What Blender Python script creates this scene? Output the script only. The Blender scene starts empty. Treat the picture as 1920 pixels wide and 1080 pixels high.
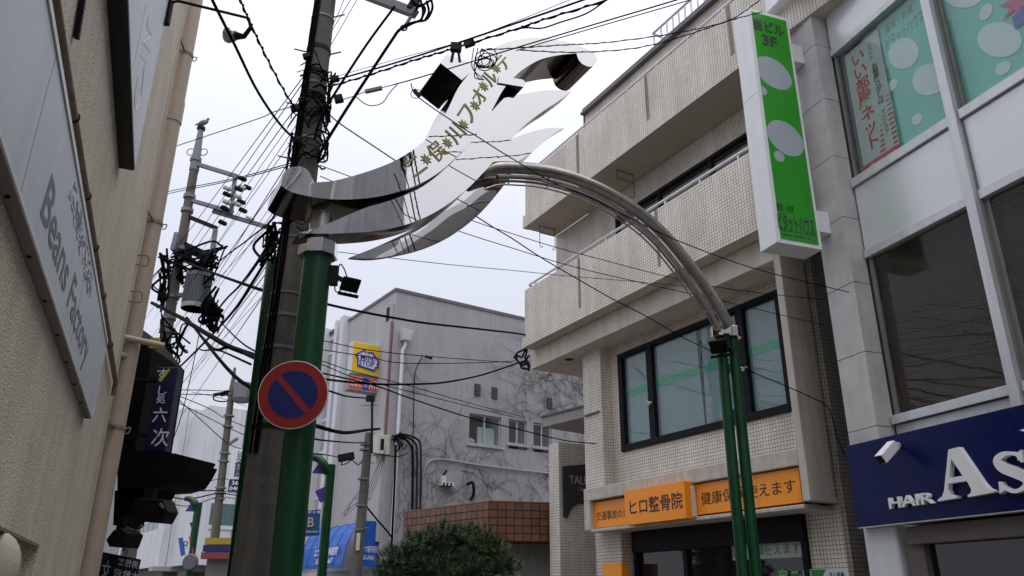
import bpy, random
from math import *
from mathutils import Vector, Matrix
random.seed(11)
sc = bpy.context.scene
COL = sc.collection
V = Vector

# ---------------------------------------------------------------- camera, sky, sun, exposure
FPX, PITCH, ROLL, EYE = 1496.0, radians(21.3), radians(0.3), 1.55     # focal length in photo pixels, eye height in m
cd = bpy.data.cameras.new('camera'); cam = bpy.data.objects.new('camera', cd); COL.objects.link(cam)
cd.sensor_width = 36; cd.lens = FPX / 1920 * 36; cd.clip_start = 0.05; cd.clip_end = 900
cam.matrix_world = Matrix.Translation((0, 0, EYE)) @ Matrix.Rotation(pi / 2 + PITCH, 4, 'X') @ Matrix.Rotation(ROLL, 4, 'Z')
sc.camera = cam
w = bpy.data.worlds.new('World'); sc.world = w; w.use_nodes = True
nt = w.node_tree; nt.nodes.clear()
N = nt.nodes.new; K_ = nt.links.new
out = N('ShaderNodeOutputWorld'); bg = N('ShaderNodeBackground'); bg.inputs['Strength'].default_value = 0.1
SUN_EL, SUN_AZ = 74.0, 172.0            # overcast: the bright patch of cloud stands behind the camera (azimuth clockwise from view)
sky = N('ShaderNodeTexSky'); sky.sky_type = 'NISHITA'; sky.sun_disc = False
sky.sun_elevation = radians(SUN_EL); sky.sun_rotation = radians(SUN_AZ); sky.dust_density = 4; sky.air_density = 1.2
tc = N('ShaderNodeTexCoord'); sp = N('ShaderNodeSeparateXYZ'); K_(tc.outputs['Generated'], sp.inputs[0])
rmp = N('ShaderNodeValToRGB'); e = rmp.color_ramp.elements       # overcast cloud deck: dimmer and bluer low down, brighter overhead
e[0].position = 0.0; e[0].color = (.375, .385, .43, 1)
e[1].position = 1.0; e[1].color = (1.06, 1.06, 1.06, 1)
for p_, c_ in ((.25, (.42, .433, .49, 1)), (.42, (.475, .495, .57, 1)), (.66, (.69, .71, .77, 1))):
    q = e.new(p_); q.color = c_
K_(sp.outputs['Z'], rmp.inputs[0])
nz = N('ShaderNodeTexNoise'); nz.inputs['Scale'].default_value = 1.6; nz.inputs['Detail'].default_value = 3
K_(tc.outputs['Generated'], nz.inputs['Vector'])
mr = N('ShaderNodeMapRange'); mr.inputs['To Min'].default_value = 10.8; mr.inputs['To Max'].default_value = 11.8
K_(nz.outputs['Fac'], mr.inputs['Value'])
vm = N('ShaderNodeVectorMath'); vm.operation = 'SCALE'; K_(rmp.outputs['Color'], vm.inputs[0]); K_(mr.outputs[0], vm.inputs['Scale'])
mx = N('ShaderNodeMix'); mx.data_type = 'RGBA'; mx.inputs['Factor'].default_value = 0.93
K_(sky.outputs['Color'], mx.inputs['A']); K_(vm.outputs[0], mx.inputs['B'])
K_(mx.outputs['Result'], bg.inputs['Color']); K_(bg.outputs[0], out.inputs[0])
sl = bpy.data.lights.new('sun', 'SUN'); sl.energy = 0.7; sl.angle = radians(40); sl.color = (1, .96, .9)
so = bpy.data.objects.new('sun', sl); COL.objects.link(so)
sd = V((sin(radians(SUN_AZ)) * cos(radians(SUN_EL)), cos(radians(SUN_AZ)) * cos(radians(SUN_EL)), sin(radians(SUN_EL))))
so.rotation_euler = (-sd).to_track_quat('-Z', 'Y').to_euler()
vs = sc.view_settings; vs.view_transform = 'Standard'; vs.look = 'None'; vs.gamma = 1; vs.use_curve_mapping = False; vs.exposure = 0.62

# ---------------------------------------------------------------- surveying: photo pixel -> ray -> real plane
def ray(x, y):
    u, v = x - 960, 540 - y
    c, s = cos(ROLL), sin(ROLL)
    u, v = c * u - s * v, s * u + c * v
    return V((u, FPX * cos(PITCH) - v * sin(PITCH), FPX * sin(PITCH) + v * cos(PITCH)))
CAMP = V((0, 0, EYE))
def at(x, y, Y):                         # point seen at pixel x,y standing Y metres ahead
    r = ray(x, y); return CAMP + r * (Y / r.y)
class Fr:                                # a facade: direction az (deg clockwise from straight ahead) at signed distance perp to the right
    def __init__(s, az, perp=None, thru=None):
        s.azd = az; a = radians(az); s.d = V((sin(a), cos(a), 0)); s.n = V((cos(a), -sin(a), 0))
        s.p = perp if thru is None else V((thru[0], thru[1], 0)).dot(s.n)
    def px(s, x, y, off=0.0):            # on the plane parallel to the facade -> (off, along, height)
        r = ray(x, y); t = (s.p + off) / r.dot(s.n); return V((off, t * r.dot(s.d), EYE + t * r.z))
    def al(s, x, y, a):                  # on the plane square to the facade at along=a
        r = ray(x, y); t = a / r.dot(s.d); return V((t * r.dot(s.n) - s.p, a, EYE + t * r.z))
    def w(s, q): return s.n * (s.p + q[0]) + s.d * q[1] + V((0, 0, q[2]))
    def loc(s, P): return V((P.dot(s.n) - s.p, P.dot(s.d), P.z))
    @property
    def rz(s): return -radians(s.azd)

# ---------------------------------------------------------------- materials
MATS = {}
def nodes(name):
    m = bpy.data.materials.new(name); m.use_nodes = True; t = m.node_tree
    return m, t, t.nodes['Principled BSDF']
def PM(name, col, rough=.6, metal=0., var=.12, scale=2.5, bump=0., bscale=120., streak=0., spec=None, speck=0., fine=0.):
    """procedural surface: mottled colour, optional rain streaks, fine relief and speckle"""
    if name in MATS: return MATS[name]
    m, t, b = nodes(name); n = t.nodes.new; l = t.links.new
    c = n('ShaderNodeTexCoord'); a = n('ShaderNodeTexNoise'); a.inputs['Scale'].default_value = scale; a.inputs['Detail'].default_value = 6; a.inputs['Roughness'].default_value = .65
    l(c.outputs['Object'], a.inputs['Vector'])
    r = n('ShaderNodeMapRange'); r.inputs['From Min'].default_value = .25; r.inputs['From Max'].default_value = .75
    r.inputs['To Min'].default_value = 1 - var; r.inputs['To Max'].default_value = 1 + var
    l(a.outputs['Fac'], r.inputs['Value']); f = r.outputs[0]
    def mul(x, y):
        k = n('ShaderNodeMath'); k.operation = 'MULTIPLY'; l(x, k.inputs[0]); l(y, k.inputs[1]); return k.outputs[0]
    if streak:
        mp = n('ShaderNodeMapping'); mp.inputs['Scale'].default_value = (5, 5, .35); l(c.outputs['Object'], mp.inputs[0])
        s = n('ShaderNodeTexNoise'); s.inputs['Scale'].default_value = 1.5; s.inputs['Detail'].default_value = 7; l(mp.outputs[0], s.inputs['Vector'])
        q = n('ShaderNodeMapRange'); q.inputs['From Min'].default_value = .38; q.inputs['From Max'].default_value = .72
        q.inputs['To Min'].default_value = 1; q.inputs['To Max'].default_value = 1 - streak; l(s.outputs['Fac'], q.inputs['Value']); f = mul(f, q.outputs[0])
    if speck:
        s = n('ShaderNodeTexNoise'); s.inputs['Scale'].default_value = bscale; s.inputs['Detail'].default_value = 2; l(c.outputs['Object'], s.inputs['Vector'])
        q = n('ShaderNodeMapRange'); q.inputs['From Min'].default_value = .3; q.inputs['From Max'].default_value = .7
        q.inputs['To Min'].default_value = 1 - speck; q.inputs['To Max'].default_value = 1 + speck; l(s.outputs['Fac'], q.inputs['Value']); f = mul(f, q.outputs[0])
    v = n('ShaderNodeVectorMath'); v.operation = 'SCALE'; v.inputs[0].default_value = col[:3]; l(f, v.inputs['Scale']); l(v.outputs[0], b.inputs['Base Color'])
    rr = n('ShaderNodeMapRange'); rr.inputs['To Min'].default_value = max(0, rough - .08); rr.inputs['To Max'].default_value = min(1, rough + .1)
    l(a.outputs['Fac'], rr.inputs['Value']); l(rr.outputs[0], b.inputs['Roughness'])
    b.inputs['Metallic'].default_value = metal
    if spec is not None: b.inputs['Specular IOR Level'].default_value = spec
    if bump:
        s = n('ShaderNodeTexNoise'); s.inputs['Scale'].default_value = bscale; s.inputs['Detail'].default_value = 3; l(c.outputs['Object'], s.inputs['Vector'])
        u = n('ShaderNodeBump'); u.inputs['Strength'].default_value = bump; u.inputs['Distance'].default_value = .01
        l(s.outputs['Fac'], u.inputs['Height']); l(u.outputs[0], b.inputs['Normal'])
    MATS[name] = m; return m
def tile_mat(name, c1, c2, grout, size, gap, rough=.35, streak=.2):
    m, t, b = nodes(name); n = t.nodes.new; l = t.links.new
    uv = n('ShaderNodeUVMap'); br = n('ShaderNodeTexBrick'); br.offset = 0; br.squash = 1
    br.inputs['Scale'].default_value = 1; br.inputs['Brick Width'].default_value = size; br.inputs['Row Height'].default_value = size
    br.inputs['Mortar Size'].default_value = gap; br.inputs['Mortar Smooth'].default_value = .2; br.inputs['Bias'].default_value = 0
    br.inputs['Color1'].default_value = (*c1, 1); br.inputs['Color2'].default_value = (*c2, 1); br.inputs['Mortar'].default_value = (*grout, 1)
    l(uv.outputs[0], br.inputs['Vector'])
    c = n('ShaderNodeTexCoord'); mp = n('ShaderNodeMapping'); mp.inputs['Scale'].default_value = (3, 3, .4); l(c.outputs['Object'], mp.inputs[0])
    s = n('ShaderNodeTexNoise'); s.inputs['Scale'].default_value = 1.4; s.inputs['Detail'].default_value = 7; l(mp.outputs[0], s.inputs['Vector'])
    q = n('ShaderNodeMapRange'); q.inputs['From Min'].default_value = .35; q.inputs['From Max'].default_value = .75; q.inputs['To Min'].default_value = 1.03; q.inputs['To Max'].default_value = 1 - streak
    l(s.outputs['Fac'], q.inputs['Value'])
    pn = n('ShaderNodeTexNoise'); pn.inputs['Scale'].default_value = .7; pn.inputs['Detail'].default_value = 4; l(c.outputs['Object'], pn.inputs['Vector'])
    pq = n('ShaderNodeMapRange'); pq.inputs['From Min'].default_value = .3; pq.inputs['From Max'].default_value = .7; pq.inputs['To Min'].default_value = .82; pq.inputs['To Max'].default_value = 1.12; l(pn.outputs['Fac'], pq.inputs['Value'])
    pm = n('ShaderNodeMath'); pm.operation = 'MULTIPLY'; l(pq.outputs[0], pm.inputs[0]); l(q.outputs[0], pm.inputs[1])
    v = n('ShaderNodeVectorMath'); v.operation = 'SCALE'; l(br.outputs['Color'], v.inputs[0]); l(pm.outputs[0], v.inputs['Scale']); l(v.outputs[0], b.inputs['Base Color'])
    u = n('ShaderNodeBump'); u.invert = True; u.inputs['Strength'].default_value = .6; u.inputs['Distance'].default_value = .004; l(br.outputs['Fac'], u.inputs['Height']); l(u.outputs[0], b.inputs['Normal'])
    k = n('ShaderNodeMapRange'); k.inputs['To Min'].default_value = rough; k.inputs['To Max'].default_value = .9; l(br.outputs['Fac'], k.inputs['Value']); l(k.outputs[0], b.inputs['Roughness'])
    MATS[name] = m; return m
def glass_mat(name, tint=(.9, .95, .95), ior=1.5, refl=(1, 1, 1), dirt=.06):
    m = bpy.data.materials.new(name); m.use_nodes = True; t = m.node_tree; t.nodes.clear(); n = t.nodes.new; l = t.links.new
    o = n('ShaderNodeOutputMaterial'); x = n('ShaderNodeMixShader'); f = n('ShaderNodeFresnel'); f.inputs['IOR'].default_value = ior
    tr = n('ShaderNodeBsdfTransparent'); tr.inputs[0].default_value = (*tint, 1); g = n('ShaderNodeBsdfGlossy'); g.inputs['Roughness'].default_value = .01; g.inputs[0].default_value = (*refl, 1)
    c = n('ShaderNodeTexCoord'); s = n('ShaderNodeTexNoise'); s.inputs['Scale'].default_value = 1.1; l(c.outputs['Object'], s.inputs['Vector'])
    u = n('ShaderNodeBump'); u.inputs['Strength'].default_value = .05; u.inputs['Distance'].default_value = .05; l(s.outputs['Fac'], u.inputs['Height']); l(u.outputs[0], g.inputs['Normal'])
    ge = n('ShaderNodeNewGeometry'); iv = n('ShaderNodeMath'); iv.operation = 'SUBTRACT'; iv.inputs[0].default_value = 1; l(ge.outputs['Backfacing'], iv.inputs[1]); fm = n('ShaderNodeMath'); fm.operation = 'MULTIPLY'; l(f.outputs[0], fm.inputs[0]); l(iv.outputs[0], fm.inputs[1]); l(fm.outputs[0], x.inputs[0]); l(tr.outputs[0], x.inputs[1]); l(g.outputs[0], x.inputs[2])
    df = n('ShaderNodeBsdfDiffuse'); df.inputs[0].default_value = (.5, .5, .5, 1); y = n('ShaderNodeMixShader')
    d2 = n('ShaderNodeTexNoise'); d2.inputs['Scale'].default_value = 5; d2.inputs['Detail'].default_value = 5; l(c.outputs['Object'], d2.inputs['Vector'])
    q = n('ShaderNodeMapRange'); q.inputs['To Min'].default_value = 0; q.inputs['To Max'].default_value = dirt; l(d2.outputs['Fac'], q.inputs['Value']); l(q.outputs[0], y.inputs[0])
    l(x.outputs[0], y.inputs[1]); l(df.outputs[0], y.inputs[2]); l(y.outputs[0], o.inputs[0]); MATS[name] = m; return m
def chrome_mat():
    m, t, b = nodes('polished_steel'); n = t.nodes.new; l = t.links.new
    b.inputs['Metallic'].default_value = 1; b.inputs['Base Color'].default_value = (.74, .705, .67, 1)
    c = n('ShaderNodeTexCoord'); s = n('ShaderNodeTexNoise'); s.inputs['Scale'].default_value = 1.3; s.inputs['Detail'].default_value = 1; l(c.outputs['Object'], s.inputs['Vector'])
    u = n('ShaderNodeBump'); u.inputs['Strength'].default_value = .12; u.inputs['Distance'].default_value = .03; l(s.outputs['Fac'], u.inputs['Height']); l(u.outputs[0], b.inputs['Normal'])
    g = n('ShaderNodeTexNoise'); g.inputs['Scale'].default_value = 9; g.inputs['Detail'].default_value = 6; l(c.outputs['Object'], g.inputs['Vector'])
    q = n('ShaderNodeMapRange'); q.inputs['From Min'].default_value = .45; q.inputs['From Max'].default_value = .85; q.inputs['To Min'].default_value = .008; q.inputs['To Max'].default_value = .06; l(g.outputs['Fac'], q.inputs['Value']); l(q.outputs[0], b.inputs['Roughness'])
    return m
STUCCO = PM('stucco', (.75, .665, .55), .9, var=.16, scale=1.2, bump=.8, bscale=95, streak=.15, speck=.5)
STUCCO_S = PM('stucco_smooth', (.62, .57, .47), .85, var=.1, scale=3, bump=.4, bscale=40, streak=.2)
BEIGE = PM('beige_pvc', (.56, .455, .36), .5, var=.07, scale=6, streak=.14)
BEIGE_D = PM('beige_dirty', (.27, .215, .15), .65, var=.25, scale=14, streak=.35)
BRKT = PM('bracket_paint', (.30, .24, .18), .6, var=.3, scale=30)
SIGNW = PM('sign_white', (.60, .64, .70), .38, var=.06, scale=2, streak=.10)
SIGNW2 = PM('sign_white_b', (.60, .61, .68), .4, var=.03, scale=2)
ALU = PM('aluminium', (.62, .63, .65), .38, metal=.35, var=.07, scale=5, streak=.16)
ALU_D = PM('aluminium_dark', (.20, .20, .19), .5, metal=.3, var=.15)
ALUW = PM('white_aluminium', (.72, .73, .75), .35, metal=.1, var=.04, streak=.12)
GREYL = PM('grey_letter', (.15, .165, .19), .5, var=.05)
BLACK = PM('black', (.010, .010, .011), .6, var=.3, scale=8, spec=.2)
BLACKG = PM('black_frame', (.010, .011, .014), .55, var=.15, spec=.12)
RUBBER = PM('cable_black', (.006, .006, .007), .8, var=.3, scale=4, spec=.03)
RUBBER2 = PM('cable_grey', (.03, .03, .033), .75, var=.3, scale=4, spec=.08)
CONC = PM('concrete_pole', (.135, .126, .116), .9, var=.28, scale=5, bump=.3, bscale=60, streak=.4)
CONC_L = PM('concrete_painted', (.55, .50, .44), .8, var=.1, scale=3, bump=.2, bscale=60, streak=.22)
CONC_G = PM('concrete_grey', (.42, .42, .44), .85, var=.14, scale=1.3, bump=.25, bscale=40, streak=.3)
SOFFIT = PM('soffit', (.56, .50, .42), .85, var=.1, scale=2)
SLAB = PM('chipped_concrete', (.55, .51, .45), .85, var=.16, scale=9, bump=.5, bscale=30, streak=.2)
GALV = PM('galvanised', (.19, .20, .215), .55, metal=.2, var=.2, scale=12)
GREENP = PM('green_paint', (.005, .060, .020), .36, var=.22, scale=5, streak=.3, spec=.35)
STEEL = PM('brushed_steel', (.46, .42, .39), .3, metal=.9, var=.2, scale=12, streak=.2)
CHROME = chrome_mat()
GOLD = PM('gold_letter', (.28, .255, .09), .5, metal=.2, var=.08)
STONE = PM('stone_panel', (.50, .49, .485), .62, var=.16, scale=3.5, streak=.1)
SPAND = PM('spandrel', (.66, .68, .70), .22, metal=.25, var=.03, scale=1)
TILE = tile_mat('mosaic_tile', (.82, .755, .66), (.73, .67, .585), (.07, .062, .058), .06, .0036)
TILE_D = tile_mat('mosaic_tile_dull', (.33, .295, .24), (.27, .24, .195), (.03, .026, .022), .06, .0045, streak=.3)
GLASS = glass_mat('window_glass')
GLASS_T = glass_mat('tinted_glass', (.8, .78, .74), 1.33, dirt=.03)
GLASS_D = glass_mat('dark_glass', (.30, .33, .33), 1.55)
FILM = PM('window_film', (.27, .335, .345), .45, var=.1, scale=1.5, spec=.6)
TAPE = PM('green_tape', (.008, .40, .19), .4, var=.1)
ORANGE = PM('orange_sign', (.97, .315, .008), .35, var=.04, scale=2)
MAROON = PM('maroon_letter', (.035, .008, .012), .5)
NAVY = PM('navy_sign', (.0015, .006, .068), .25, var=.05, spec=.16)
NAVY2 = PM('navy_board', (.007, .009, .055), .5, var=.15)
WHITEP = PM('white_paint', (.78, .79, .81), .4, var=.04, streak=.05)
WHITE = PM('white', (.75, .77, .80), .5, var=.04)
GREENS = PM('green_sign', (.018, .31, .008), .4, var=.10, scale=1.2, streak=.12)
BUBBLE = PM('bubble_grey', (.38, .42, .47), .45, var=.02)
TEAL = PM('teal_poster', (.19, .54, .44), .6, var=.04)
TEAL_D = PM('teal_deep', (.02, .36, .24), .6, var=.04)
PAPER = PM('poster_paper', (.52, .53, .50), .7, var=.05)
PAPER2 = PM('poster_white', (.66, .70, .69), .7, var=.03)
RED = PM('poster_red', (.55, .035, .05), .6, var=.05)
INK = PM('ink', (.03, .03, .035), .6)
ROOM = PM('room_dark', (.06, .058, .052), .8, var=.4, scale=1)
ROOML = PM('room_light', (.40, .41, .40), .8, var=.1, scale=.8)
BLIND = PM('blind_slat', (.17, .13, .10), .5, var=.1)
SIGNRED = PM('sign_red', (.27, .014, .012), .35, var=.08, scale=4)
SIGNBLUE = PM('sign_blue', (.005, .012, .12), .35, var=.06, scale=4)
YELLOW = PM('yellow_sign', (.85, .55, .01), .4, var=.04)
LBLUE = PM('logo_blue', (.02, .035, .38), .4)
AWN = PM('blue_awning', (.010, .10, .46), .45, var=.1, scale=3, streak=.1)
PURPLE = PM('purple_pennant', (.075, .04, .32), .6, var=.08)
BRICKT = PM('brown_tile', (.2, .09, .045), .45, var=.2, scale=3, streak=.15)
GROUT = PM('dark_grout', (.05, .035, .025), .9)
DARKW = PM('dark_timber', (.0045, .004, .004), .8, var=.35, scale=6, bump=.2, spec=.15)
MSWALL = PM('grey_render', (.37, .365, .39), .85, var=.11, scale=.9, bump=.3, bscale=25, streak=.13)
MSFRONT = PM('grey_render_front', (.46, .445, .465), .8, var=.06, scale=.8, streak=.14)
MSCOL = PM('white_column', (.66, .67, .72), .5, var=.05, streak=.1)
WHB = PM('white_cladding', (.66, .68, .72), .5, var=.05, scale=.4, streak=.16)
GLG = PM('green_glass', (.10, .16, .15), .15, var=.2)
ASPH = PM('asphalt', (.075, .074, .072), .9, var=.2, scale=3, bump=.4, bscale=90)
PAVE = PM('paving', (.22, .205, .185), .85, var=.15, scale=4, bump=.2, bscale=60)
GRND = PM('ground_soil', (.13, .12, .105), .95, var=.2, scale=1)
BARK = PM('pine_bark', (.06, .045, .035), .95, var=.3, scale=20, bump=.6, bscale=60)
NEEDLE = PM('pine_needles', (.028, .06, .018), .6, var=.6, scale=3.5)
VINE = PM('bare_vine', (.115, .106, .107), .9, var=.3, scale=8)
PORC = PM('porcelain', (.62, .62, .60), .25, var=.06)
BIRD = PM('bird_grey', (.22, .22, .23), .8, var=.3, scale=30)
ROOFM = PM('roof_metal', (.14, .13, .145), .5, metal=.3, var=.15)
YTAPE = PM('yellow_guard', (.45, .45, .05), .5, var=.2)
BULB = PM('lamp_glass', (.45, .43, .38), .08, metal=.6, var=.4, scale=40)
STICK = PM('sticker_white', (.6, .6, .6), .6)
TRANSF = PM('transformer_grey', (.11, .125, .14), .5, var=.12)

# ---------------------------------------------------------------- object helpers
ORG = {}
def thing(name, label, cat, org=(0, 0, 0), fr=None, group=None, kind=None):
    """an Empty at the thing's base; children give their vertices in the facade's (or the world's) own coordinates"""
    o = bpy.data.objects.new(name, None); COL.objects.link(o); o.empty_display_size = .2
    org = V(org)
    if fr: o.location = fr.w(org); o.rotation_euler = (0, 0, fr.rz)
    else: o.location = org
    ORG[o.name] = org; tag(o, label, cat, group, kind); return o
def tag(o, label=None, cat=None, group=None, kind=None):
    if label: o['label'] = label
    if cat: o['category'] = cat
    if group: o['group'] = group
    if kind: o['kind'] = kind
    return o
def cr(pts, n=6, closed=False):
    """smooth curve through points"""
    P = [V(p) for p in pts]; out = []
    L = len(P); rng = L if closed else L - 1
    for i in range(rng):
        a = P[(i - 1) % L] if closed or i > 0 else P[0] * 2 - P[1]
        b, c = P[i], P[(i + 1) % L]
        d = P[(i + 2) % L] if closed or i + 2 < L else P[-1] * 2 - P[-2]
        for k in range(n):
            t = k / n
            out.append(.5 * ((2 * b) + (c - a) * t + (2 * a - 5 * b + 4 * c - d) * t * t + (3 * b - a - 3 * c + d) * t ** 3))
    if not closed: out.append(P[-1])
    return out
class MB:
    def __init__(s): s.v = []; s.f = []
    def add(s, v, f):
        n = len(s.v); s.v += [V(p) for p in v]; s.f += [[i + n for i in q] for q in f]; return s
    def box(s, x0, x1, y0, y1, z0, z1):
        if x1 < x0: x0, x1 = x1, x0
        if y1 < y0: y0, y1 = y1, y0
        if z1 < z0: z0, z1 = z1, z0
        return s.add([(x0, y0, z0), (x1, y0, z0), (x1, y1, z0), (x0, y1, z0), (x0, y0, z1), (x1, y0, z1), (x1, y1, z1), (x0, y1, z1)],
                     [(3, 2, 1, 0), (4, 5, 6, 7), (0, 1, 5, 4), (1, 2, 6, 5), (2, 3, 7, 6), (3, 0, 4, 7)])
    def hexa(s, lo, hi):                 # two matching quads
        return s.add(list(lo) + list(hi), [(3, 2, 1, 0), (4, 5, 6, 7), (0, 1, 5, 4), (1, 2, 6, 5), (2, 3, 7, 6), (3, 0, 4, 7)])
    def ext(s, loop, vec):               # closed outline pushed along vec
        loop = [V(p) for p in loop]; n = len(loop); vec = V(vec)
        return s.add(loop + [p + vec for p in loop], [list(range(n))[::-1], list(range(n, 2 * n))] + [(i, (i + 1) % n, n + (i + 1) % n, n + i) for i in range(n)])
    def obox(s, p0, p1, wd, hg, up=(0, 0, 1)):
        p0, p1 = V(p0), V(p1); d = (p1 - p0).normalized(); r = d.cross(V(up))
        if r.length < 1e-4: r = d.cross(V((1, 0, 0)))
        r.normalize(); u = r.cross(d); a = r * wd / 2; b = u * hg / 2
        return s.hexa([p0 - a - b, p0 + a - b, p0 + a + b, p0 - a + b], [p1 - a - b, p1 + a - b, p1 + a + b, p1 - a + b])
    def tube(s, path, r, n=8, cap=True):
        P = [V(p) for p in path]; L = len(P)
        rs = r if isinstance(r, (list, tuple)) else [r] * L
        t0 = (P[1] - P[0]).normalized(); x = t0.orthogonal().normalized(); vs_ = []
        for i in range(L):
            t = (P[min(i + 1, L - 1)] - P[max(i - 1, 0)]).normalized()
            x = (x - t * x.dot(t))
            x = x.normalized() if x.length > 1e-6 else t.orthogonal().normalized()
            y = t.cross(x)
            for k in range(n):
                a = 2 * pi * k / n; vs_.append(P[i] + (x * cos(a) + y * sin(a)) * rs[i])
        fs = [(i * n + k, i * n + (k + 1) % n, (i + 1) * n + (k + 1) % n, (i + 1) * n + k) for i in range(L - 1) for k in range(n)]
        if cap: fs += [list(range(n))[::-1], list(range((L - 1) * n, L * n))]
        return s.add(vs_, fs)
    def cyl(s, p0, p1, r0, r1=None, n=16): return s.tube([p0, p1], [r0, r0 if r1 is None else r1], n)
    def ring(s, c, ax, R, r, n=24, m=6):
        ax = V(ax).normalized(); x = ax.orthogonal().normalized(); y = ax.cross(x)
        P = [V(c) + (x * cos(2 * pi * k / n) + y * sin(2 * pi * k / n)) * R for k in range(n + 1)]
        return s.tube(P, r, m, False)
    def band(s, c, R, h, t=.006, n=24):  # flat steel strap round a vertical pole
        c = V(c); lo = [c + V((cos(2 * pi * k / n), sin(2 * pi * k / n), 0)) * (R + t) for k in range(n)]
        return s.ext(lo, (0, 0, h))
    def ball(s, c, r, sx=1, sy=1, sz=1, n=12, m=8):
        c = V(c); vs_ = []; fs = []
        for i in range(m + 1):
            th = pi * i / m
            for k in range(n):
                a = 2 * pi * k / n; vs_.append(c + V((sin(th) * cos(a) * sx, sin(th) * sin(a) * sy, cos(th) * sz)) * r)
        fs = [(i * n + k, (i + 1) * n + k, (i + 1) * n + (k + 1) % n, i * n + (k + 1) % n) for i in range(m) for k in range(n)]
        return s.add(vs_, fs)
    def build(s, name, mat, parent=None, smooth=0, bevel=0., kind=None, fr=None):
        org = ORG[parent.name] if parent else V((0, 0, 0))
        me = bpy.data.meshes.new(name); vv = s.v if fr is None else [fr.w(p) for p in s.v]
        me.from_pydata([tuple(p - org) for p in vv], [], s.f)
        uvl = me.uv_layers.new(name='UVMap'); uvs = [0.0] * (2 * len(me.loops))
        for p in me.polygons:
            nn = p.normal
            h = V((-nn.y, nn.x, 0))
            flat = h.length < .3
            if not flat: h.normalize()
            for li in p.loop_indices:
                q = vv[me.loops[li].vertex_index]
                uvs[2 * li], uvs[2 * li + 1] = (q.x, q.y) if flat else (q.dot(h), q.z)
        uvl.data.foreach_set('uv', uvs)
        if smooth:
            me.polygons.foreach_set('use_smooth', [True] * len(me.polygons)); me.set_sharp_from_angle(angle=radians(smooth))
        me.materials.append(mat)
        o = bpy.data.objects.new(name, me); COL.objects.link(o)
        if parent: o.parent = parent; ORG[o.name] = org
        if bevel:
            b = o.modifiers.new('edge', 'BEVEL'); b.width = bevel; b.segments = 2; b.limit_method = 'ANGLE'; b.angle_limit = radians(40)
        if kind: o['kind'] = kind
        return o
def solo(mb, name, label, cat, mat, org, smooth=0, bevel=0., group=None, kind=None, fr=None):
    """a thing that is one mesh, its origin moved to org"""
    org = V(org)
    if fr:
        o = thing(name, label, cat, org, fr, group, kind)
        # one-mesh thing on a facade: mesh keeps the facade's axes
        bpy.data.objects.remove(o); 
        ORG['_t'] = org
        class _P: name = '_t'
        me_o = MB.build(mb, name, mat, None, smooth, bevel)
        for v in me_o.data.vertices: v.co -= org
        me_o.location = fr.w(org); me_o.rotation_euler = (0, 0, fr.rz)
    else:
        me_o = mb.build(name, mat, None, smooth, bevel)
        for v in me_o.data.vertices: v.co -= org
        me_o.location = org
    return tag(me_o, label, cat, group, kind)
def text(body, name, parent, mat, c, right, up, wd=None, hg=None, ext=.004, bold=0., mirror=False, line=1.0, shear=0., subparent=None, res=3):
    cu = bpy.data.curves.new(name, 'FONT'); cu.body = body; cu.size = 1; cu.extrude = .02; cu.offset = bold; cu.resolution_u = res
    cu.align_x = 'CENTER'; cu.space_line = line; cu.shear = shear
    to = bpy.data.objects.new(name, cu); me = bpy.data.meshes.new_from_object(to)
    bpy.data.objects.remove(to); bpy.data.curves.remove(cu)
    xs = [v.co.x for v in me.vertices]; ys = [v.co.y for v in me.vertices]
    cx, cy = (min(xs) + max(xs)) / 2, (min(ys) + max(ys)) / 2; W, H = max(xs) - min(xs), max(ys) - min(ys)
    sx = wd / W if wd else hg / H; sy = hg / H if hg else sx
    right, up = V(right).normalized(), V(up).normalized(); nn = right.cross(up).normalized(); org = ORG[parent.name]
    if mirror: sx = -sx
    for v in me.vertices:
        v.co = V(c) + right * ((v.co.x - cx) * sx) + up * ((v.co.y - cy) * sy) + nn * ((v.co.z + .02) / .04 * ext) - org
    if mirror: me.flip_normals()
    me.name = name; me.materials.clear(); me.materials.append(mat)
    o = bpy.data.objects.new(name, me); COL.objects.link(o); o.parent = subparent or parent; return o
def instance(o, parent, loc, rz=0.):
    c = o.copy(); COL.objects.link(c); c.parent = parent; c.location = loc; c.rotation_euler = (0, 0, rz); return c
X, Yv, Z = V((1, 0, 0)), V((0, 1, 0)), V((0, 0, 1))

# ---------------------------------------------------------------- facades of the street
FR = Fr(-19.5, 7.6)       # white panelled building on the right
FK = Fr(-29.3, 9.09)      # tiled clinic building
FL = Fr(-22.8, -.60)      # stucco building close on the left
MC = at(744, 546, 23.0)   # corner of the grey shop building
FM = Fr(-34, thru=MC)
P_L = at(536, 1080, 6.7); P_R = at(1418, 1080, 9.04)     # feet line of the street arch posts
FA = Fr(degrees(atan2(P_R.x - P_L.x, P_R.y - P_L.y)), thru=P_L)   # plane of the arch; off < 0 is away from the camera

# ================================================================ GROUND
MB().box(-260, 260, -120, 420, -1, 0).build('ground', GRND)['kind'] = 'structure'
rd = Fr(-26, 2.3)
m_ = MB().box(-2.6, 2.6, -60, 160, -.1, .004).build('road', ASPH, fr=rd); m_['kind'] = 'structure'
for s_, wd_ in ((-1, (-3.6, -2.62)), (1, (2.62, 5.2))):
    MB().box(wd_[0], wd_[1], -60, 16, -.1, .13).build('pavement', PAVE, bevel=.02, fr=rd)['kind'] = 'structure'
MB().box(-2.2, -2.07, -60, 120, -.05, .008).build('road_marking', WHITE, fr=rd)['kind'] = 'structure'
MB().box(2.07, 2.2, -60, 120, -.05, .008).build('road_marking', WHITE, fr=rd)['kind'] = 'structure'

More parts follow.
